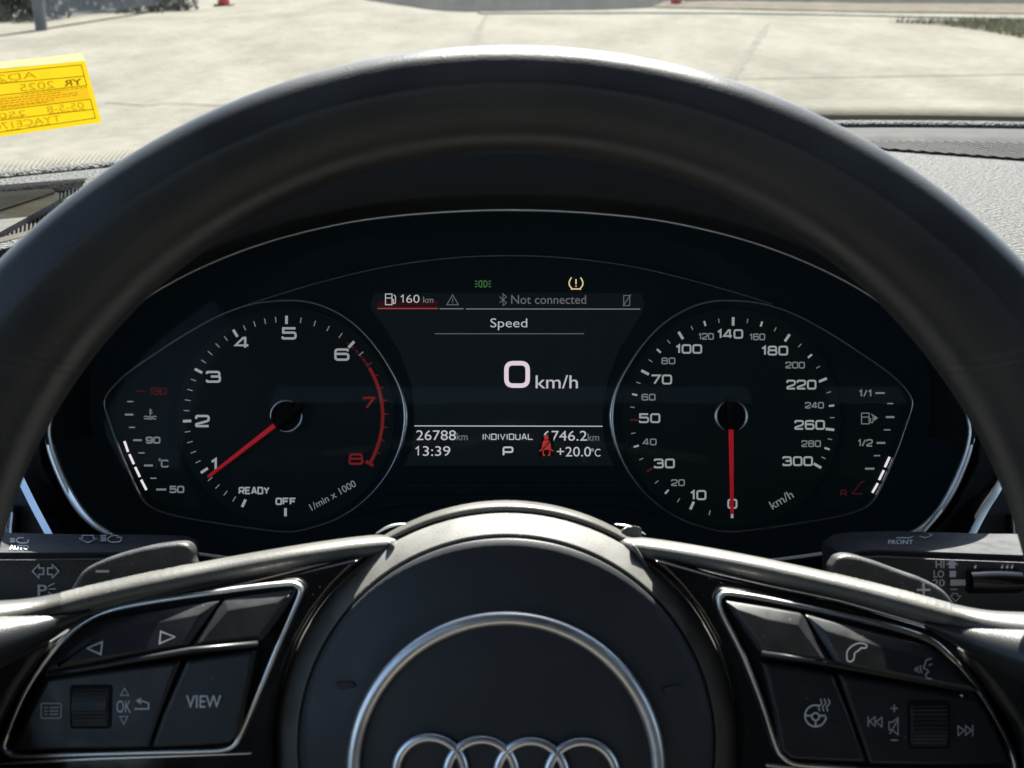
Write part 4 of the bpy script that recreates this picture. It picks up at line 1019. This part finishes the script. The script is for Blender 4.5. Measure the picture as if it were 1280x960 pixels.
for i, (x, y) in enumerate(((537.8, 964.5), (601.2, 967.3), (664.0, 969.3), (727.2, 970.0))):
    pts = []
    for j in range(72):
        a = 6.28318 * j / 72; r_ = 42.8; q = P(x + r_ * math.cos(a), y - r_ * math.sin(a), .3388)
        q.z += .0006 * (1 if (i % 2 == 0) else -1) * math.cos(a) ; pts.append(q)
    link('emblem_ring', tube(pts, 0.00135, .0011, closed=True, seg=14), 'chrome', sw, 180)
# leather lip along the top of the hub and the rolls on the spokes
lip = [P(633 + 296 * math.sin(R(a)), 931 - 298 * math.cos(R(a)), .3655) for a in [-33 + 66 * i / 30 for i in range(31)]]
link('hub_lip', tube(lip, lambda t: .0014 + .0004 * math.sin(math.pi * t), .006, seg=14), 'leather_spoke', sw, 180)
for x_, y_ in ((432, 858), (843, 864)):
    link('hub_mark', slab([(x_ - 14, y_ - 4), (x_ + 8, y_ - 6), (x_ + 14, y_ + 1), (x_ - 8, y_ + 5)], .3419, .0012, .0004, rad=3), 'hub', sw)
link('ring_glint', tube([P(x, y, .372) for x, y in catmull([(470, 667), (482, 660), (494, 656), (508, 654.5)], 4, False)], lambda t: .0001 + .00035 * math.sin(math.pi * t), .0010, seg=8), 'chrome', sw, 180)  # added chrome sliver shaped as the glint of a ring behind the hub
link('ring_glint', tube([P(x, y, .372) for x, y in catmull([(768, 655), (782, 657), (795, 661.5), (807, 668)], 4, False)], lambda t: .0001 + .00035 * math.sin(math.pi * t), .0010, seg=8), 'chrome', sw, 180)
def roll(pts, name='spoke_roll', m_='leather_spoke'):
    q = catmull(pts, 26, False); n = len(q); rn = random.Random(9)
    bm = bmesh.new(); rr = []; 
    path = [P(x, y, w) for x, y, w, r_ in q]; rad = [r_ * w / F for x, y, w, r_ in q]
    for i in range(n):
        T_ = (path[min(n - 1, i + 1)] - path[max(0, i - 1)]).normalized(); nn = T_.cross(Vector((0, 0, 1))).normalized(); bb = nn.cross(T_).normalized()
        vs = []
        for j in range(20):
            ph = 6.28318 * j / 20; a = rad[i]; bdepth = max(.006, a * 1.6)
            jit = rn.uniform(0, .00018) if name == 'spoke_roll' and (nn * math.cos(ph)).y > .75 and (60 < q[i][0] < 240 or 1040 < q[i][0] < 1200) else 0
            vs.append(bm.verts.new(path[i] + nn * math.cos(ph) * (a + jit) + bb * bdepth * math.sin(ph)))
        rr.append(vs)
    for a, b in zip(rr, rr[1:]):
        for j in range(20): k = (j + 1) % 20; bm.faces.new((a[j], a[k], b[k], b[j]))
    bm.faces.new(rr[0][::-1]); bm.faces.new(rr[-1])
    return link(name, from_bm(bm), m_, sw, 180)
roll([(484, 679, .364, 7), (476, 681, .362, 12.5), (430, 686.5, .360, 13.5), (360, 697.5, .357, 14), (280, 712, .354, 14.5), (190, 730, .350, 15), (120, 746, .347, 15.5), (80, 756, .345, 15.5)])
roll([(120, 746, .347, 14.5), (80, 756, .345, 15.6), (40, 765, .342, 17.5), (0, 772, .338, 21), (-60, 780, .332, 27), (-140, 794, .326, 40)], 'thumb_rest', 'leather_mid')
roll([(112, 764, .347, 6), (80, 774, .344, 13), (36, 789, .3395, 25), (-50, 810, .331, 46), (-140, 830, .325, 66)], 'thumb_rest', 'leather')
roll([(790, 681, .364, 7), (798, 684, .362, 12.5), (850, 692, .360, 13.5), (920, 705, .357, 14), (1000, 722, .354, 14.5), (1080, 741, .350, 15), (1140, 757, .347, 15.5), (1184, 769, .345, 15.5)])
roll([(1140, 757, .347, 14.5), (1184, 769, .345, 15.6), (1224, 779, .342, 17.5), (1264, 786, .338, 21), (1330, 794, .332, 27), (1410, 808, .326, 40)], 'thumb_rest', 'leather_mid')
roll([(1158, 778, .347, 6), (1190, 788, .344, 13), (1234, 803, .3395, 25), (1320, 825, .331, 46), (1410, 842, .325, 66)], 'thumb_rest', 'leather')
for pts in ([(486, 678), (492, 684), (488, 693), (478, 703), (468, 712)], [(790, 681), (800, 695), (806, 704), (812, 712)]):
    link('roll_end', tube([P(x, y, .3565) for x, y in catmull(pts, 4, False)], lambda t: .0008 * (1.1 - t * .6), .002, seg=8), 'leather_spoke', sw, 180)
# ---- spokes: leather carcass, piano black surround
link('spoke', slab(rounded([(470, 690), (300, 712), (110, 754), (20, 778), (-160, 760), (-230, 900), (-160, 1060), (60, 1010), (250, 985), (500, 1010)], 12), .3650, .016, .003), 'leather', sw, 50)
link('spoke', slab(rounded([(800, 692), (960, 716), (1160, 768), (1250, 792), (1440, 775), (1510, 915), (1440, 1075), (1220, 1025), (1020, 1000), (770, 1010)], 12), .3650, .016, .003), 'leather', sw, 50)
link('spoke_side', slab([(66, 800), (28, 806), (-50, 806), (-150, 796), (-200, 900), (-140, 1010), (-14, 985), (-10, 925), (20, 866)], .3440, .018, .003, rad=16), 'leather', sw, 60)
link('spoke_side', slab([(1200, 812), (1240, 822), (1330, 825), (1430, 815), (1480, 915), (1420, 1030), (1292, 1000), (1276, 915), (1240, 866)], .3440, .018, .003, rad=16), 'leather', sw, 60)
def hub_edge(r_, degs, sg): return [(633 + sg * r_ * math.sin(R(a)), 931 - r_ * math.cos(R(a))) for a in degs]
for sg, out in ((-1, [(300, 733), (150, 766), (92, 788), (52, 830), (10, 900), (-14, 950), (10, 975), (338, 985)]), (1, [(900, 722), (1060, 757), (1170, 788), (1196, 803), (1230, 850), (1270, 930), (1285, 985), (1260, 1000), (930, 990)])):
    link('surround', slab(out + hub_edge(295, [96, 88, 80, 72, 64, 56, 48, 42, 38], sg), .3500, .008, .0012, rad=10), 'piano', sw, 40)
# ---- button panels with bright frames
pl = catmull([(359, 729.5), (371, 731), (376, 738), (371, 753), (350, 801), (322, 868), (300, 918), (293, 930), (281, 936), (250, 938), (187, 939.5), (100, 942), (25, 944), (12, 941), (6, 933), (9, 920), (32, 866), (60, 823), (80, 799), (104, 779), (132, 765), (176, 754.5), (250, 743), (312, 734.5)], 5)
prr = catmull([(914, 741.5), (902, 744), (898.5, 752), (904, 769), (926, 812), (951, 874), (969, 929), (978, 945), (992, 953.5), (1020, 956.5), (1080, 961), (1160, 968), (1240, 976), (1262, 972), (1268, 955), (1255, 921), (1232, 880), (1207, 843), (1182, 815.5), (1163, 801), (1130, 788.5), (1067, 772.5), (974, 752)], 5)
for q in (pl, prr):
    link('panel_frame', tube([P(x, y, .3470) for x, y in q], .00088, .0013, closed=True, seg=12, exp=2.4), 'satin', sw, 180)
    link('panel_base', slab(q, .3478, .001), 'black', sw)
link('panel_strip', slab([(314, 940.5), (314, 943.5), (120, 951), (-10, 957), (-10, 953), (120, 946.5)], .3490, .002, .0003), 'satin', sw)
link('panel_strip', slab([(958, 955), (1000, 959), (1090, 966), (1090, 969), (1000, 963), (958, 959)], .3490, .002, .0003), 'satin', sw)
def kl(pts): return [(x / 3.2, 660 + y / 3.2) for x, y in pts]
def kr(pts): return [(880 + x / 3.2, 660 + y / 3.2) for x, y in pts]
UPS = .40                                                 # tilt of the upper keys
WK = .3420; WU = .3440; YU = 745
def key(pts, w=None, depth=.0050, bevel=.0010, slope=0.0, y0=800, rad=4):
    w = w or (WK if slope < .1 else WU)
    return link('button', slab(pts, w, depth, bevel if slope < .1 else .0018, slope, y0, .0030 if slope > .1 else .0014, rad), 'button', sw, 20)
def ledge(pts, w=.3385):
    return link('key_ledge', tube([P(x, y, w) for x, y in pts], .0009, .0012, seg=12), 'button', sw, 180)
kA = key(kl([(300, 425), (350, 395), (430, 368), (560, 345), (882, 290), (765, 470), (480, 512), (215, 552), (240, 510)]), slope=UPS, y0=YU)
kB = key(kl([(892, 289), (1188, 242), (1165, 285), (1110, 370), (1060, 440), (775, 468)]), slope=UPS, y0=YU)
kC = key(kl([(185, 600), (480, 562), (722, 532), (640, 740), (595, 880), (300, 886), (45, 892), (60, 850), (120, 720)]), slope=.04, y0=880)
kD = key(kl([(742, 530), (1022, 488), (1000, 600), (950, 830), (915, 862), (800, 872), (604, 880), (650, 740)]), slope=.04, y0=880)
kE = key(kr([(85, 292), (250, 318), (392, 343), (492, 525), (360, 512), (215, 492)]), slope=UPS, y0=YU)
kF = key(kr([(402, 345), (600, 395), (800, 445), (900, 470), (985, 530), (1060, 628), (780, 582), (505, 528)]), slope=UPS, y0=YU)
kG = key(kr([(232, 540), (380, 560), (522, 585), (590, 760), (650, 938), (480, 932), (350, 925), (310, 890), (285, 740)]), slope=.04, y0=900)
kH = key(kr([(540, 588), (800, 630), (1100, 680), (1160, 780), (1235, 945), (900, 948), (664, 944)]), slope=.04, y0=900)
ledge([(60, 842), (100, 836.5), (160, 826), (240, 812.5), (322, 805)]); ledge([(952, 816.5), (1020, 826), (1100, 841), (1160, 852), (1216, 864)])
SY = .0004
def sym(parent, lines, wd, slope, y0, m='print_dim', name='symbol'): return link(name, strokes(lines, wd, WU if slope > .1 else WK, slope, y0, SY), m, parent)
def K1(x, y): return (x / 3.2, 660 + y / 3.2)
def K2(x, y): return (880 + x / 3.2, 660 + y / 3.2)
sym(kA, [([K1(378, 463), K1(434, 440), K1(434, 485)], True)], 1.7, UPS, YU, 'print')
sym(kA, [([K1(660, 402), K1(718, 422), K1(660, 446)], True)], 1.7, UPS, YU, 'print')
sym(kC, [(rounded([K1(167, 700), K1(247, 700), K1(247, 758), K1(167, 758)], 2), True), [K1(180, 717), K1(192, 717)], [K1(180, 730), K1(192, 730)], [K1(180, 743), K1(192, 743)], [K1(200, 717), K1(236, 717)], [K1(200, 730), K1(236, 730)], [K1(200, 743), K1(236, 743)]], 1.5, .04, 880)
sym(kC, [([K1(484, 668), K1(500, 640), K1(516, 668)], True), ([K1(482, 752), K1(514, 752), K1(498, 782)], True)], 1.3, .04, 880)
link('symbol', text('OK', (*K1(468, 688), *K1(526, 737)), WK, 0, 0, .04, 880, SY), 'print', kC)
sym(kC, [[K1(540, 722), K1(596, 722), K1(596, 700), K1(575, 692), K1(550, 690)], [K1(566, 680), K1(550, 690), K1(566, 702)]], 1.8, .04, 880, 'print')
link('symbol', text('VIEW', (*K1(745, 668), *K1(886, 718)), WK, .012, 0, .04, 880, SY), 'print', kD)
# handset
hs = catmull([K2(545, 490), K2(552, 470), K2(575, 452), K2(605, 444), K2(628, 452), K2(622, 462), K2(604, 462), K2(596, 470), K2(578, 480), K2(574, 494), K2(566, 508), K2(548, 510)], 3)
sym(kF, [(hs, True)], 1.3, UPS, YU, 'print')
sym(kF, [catmull([K2(876, 500), K2(856, 506), K2(848, 520), K2(840, 534), K2(850, 538), K2(858, 548), K2(846, 556), K2(850, 570), K2(868, 572)], 3, False), [K2(862, 524), K2(876, 520)], [K2(830, 524), K2(827, 536), K2(832, 552)], [K2(818, 528), K2(815, 538), K2(820, 552)], [K2(808, 534), K2(807, 546)]], 1.2, UPS, YU)
hw = K2(445, 750)
sym(kG, [(circle(hw[0], hw[1], 13.2, 30, 70, 430 - 75), False), (circle(hw[0], hw[1] + 1, 4.6, 16), True), [(hw[0] - 12.5, hw[1] - .5), (hw[0] - 5, hw[1])], [(hw[0] + 5, hw[1]), (hw[0] + 12.5, hw[1] - .5)], [(hw[0], hw[1] + 5), (hw[0], hw[1] + 12.5)]], 2.0, .04, 900, 'print')
sym(kG, [catmull([K2(462 + d, 732), K2(458 + d, 715), K2(470 + d, 700), K2(464 + d, 682)], 3, False) for d in (0, 16, 32)], 1.4, .04, 900, 'print')
sym(kH, [[K2(655, 752), K2(655, 792)], ([K2(682, 754), K2(682, 790), K2(660, 772)], True), ([K2(710, 756), K2(710, 794), K2(686, 774)], True)], 1.3, .04, 900)
sym(kH, [([K2(1014, 790), K2(1014, 828), K2(1038, 808)], True), ([K2(1044, 788), K2(1044, 826), K2(1066, 807)], True), [K2(1072, 786), K2(1072, 830)]], 1.3, .04, 900)
sym(kH, [[K2(745, 720), K2(774, 720)], [K2(760, 705), K2(760, 736)], [K2(744, 846), K2(774, 846)]], 1.6, .04, 900)
sym(kH, [([K2(738, 775), K2(752, 775), K2(774, 758), K2(774, 825), K2(752, 805), K2(738, 805)], True), [K2(740, 822), K2(776, 762)]], 1.4, .04, 900)
# ribbed thumb wheels
def thumbwheel(parent, x0, y0, x1, y1, slope, yk):
    link('roller_slot', slab(rounded(box_px(x0 - 2, y0 - 2, x1 + 2, y1 + 2), 4), WK - .0004, .001), 'black', parent)
    k = WK / F; bm = bmesh.new(); rows = []; n = 72; r_ = (y1 - y0) / 2 * k * 1.25; ym = (y0 + y1) / 2
    for i in range(n + 1):
        a = -53 + 106 * i / n; rr = r_ + (.00040 if (i % 6) < 3 else 0)
        yy = (480 - ym) * k + rr * math.sin(R(a)); zz = -WK + (rr * math.cos(R(a)) - r_ * math.cos(R(53)))* .55
        xs = [(x - 640) * k for x in (x0, x0 + 2.5, x1 - 2.5, x1)]
        rows.append([bm.verts.new((x, yy, zz - (.0008 if j in (0, 3) else 0))) for j, x in enumerate(xs)])
    for a, b in zip(rows, rows[1:]):
        for j in range(3): bm.faces.new((a[j], a[j + 1], b[j + 1], b[j]))
    link('roller', from_bm(bm), 'button', parent, 30)
thumbwheel(kC, 89.5, 859, 137, 909, .04, 880); thumbwheel(kH, 1137, 879.5, 1185, 934, .04, 900)
# ---- shift paddles behind the spokes
M['paddle'] = mat('paddle_plastic', (0.045, 0.045, 0.045), 0.5, bump=('n', 1800, 0.4, 0.0004), var=(200, 0.35))
pdl = link('shift_paddle', slab(catmull([(86, 745), (93, 728), (104, 713), (126, 701), (156, 691), (192, 682.5), (219, 679), (232, 680), (239, 687), (240, 698), (236, 720), (150, 760), (100, 765)], 4), .3720, .006, .0016), 'paddle', sw, 40)
link('minus_mark', flat(box_px(119.5, 712.6, 136.5, 715.6), .3717), 'print', pdl)
pdr = link('shift_paddle', slab(catmull([(1040, 716), (1043, 702), (1050, 695.5), (1066, 694.5), (1096, 703), (1130, 715.5), (1152, 723), (1171, 732), (1185, 743), (1195, 758), (1196, 772), (1150, 775), (1060, 750)], 4), .3720, .006, .0016), 'paddle', sw, 40)
link('plus_mark', join(flat(box_px(1146, 736, 1163, 738.6), .3717), flat(box_px(1153.2, 728.5, 1155.8, 746), .3716)), 'print', pdr)
# steering column shroud between wheel and dash
link('column_cover', slab(rounded([(430, 745), (520, 725), (750, 725), (840, 745), (860, 1000), (410, 1000)], 30), .385, .10, .006), 'black', sw, 60)

# ---- dust flecks lying on the wheel's upper faces
bpy.context.view_layer.update(); dgr = bpy.context.evaluated_depsgraph_get(); rn = random.Random(11); bm = bmesh.new(); n = 0
zones = [(60, 690, 480, 760, 90), (800, 680, 1200, 775, 90), (440, 628, 830, 700, 40), (360, 700, 520, 900, 40), (100, 690, 230, 740, 25), (1050, 695, 1180, 750, 45), (900, 740, 1240, 940, 40), (20, 740, 360, 930, 30), (0, 250, 200, 500, 5)]
for x0, y0, x1, y1, cnt in zones:
    for k in range(cnt):
        px, py = rn.uniform(x0, x1), rn.uniform(y0, y1); d = ray(px, py); h = S.ray_cast(dgr, CAM, d)
        if not h[0] or h[4].parent is None: continue
        root = h[4].parent.parent or h[4].parent
        if root.name != 'steering_wheel' or h[4].name.startswith(('symbol', 'emblem', 'minus', 'plus')): continue
        a = h[2].orthogonal().normalized(); b = h[2].cross(a); c = h[1] + h[2] * .00012; r_ = rn.uniform(.00008, .00026); ph = rn.uniform(0, 6)
        bm.faces.new([bm.verts.new(c + a * r_ * math.cos(ph + g) * rn.uniform(.5, 1.2) + b * r_ * math.sin(ph + g) * rn.uniform(.5, 1.2)) for g in (0, 1.4, 2.9, 4.5)])
M['dust'] = mat('dust_fleck', (0.30, 0.28, 0.24), 0.9)
me = bpy.data.meshes.new('m'); bm.to_mesh(me); bm.free(); me.transform(RIG.inverted()); tag(link('dust', me, 'dust', sw), kind='stuff')
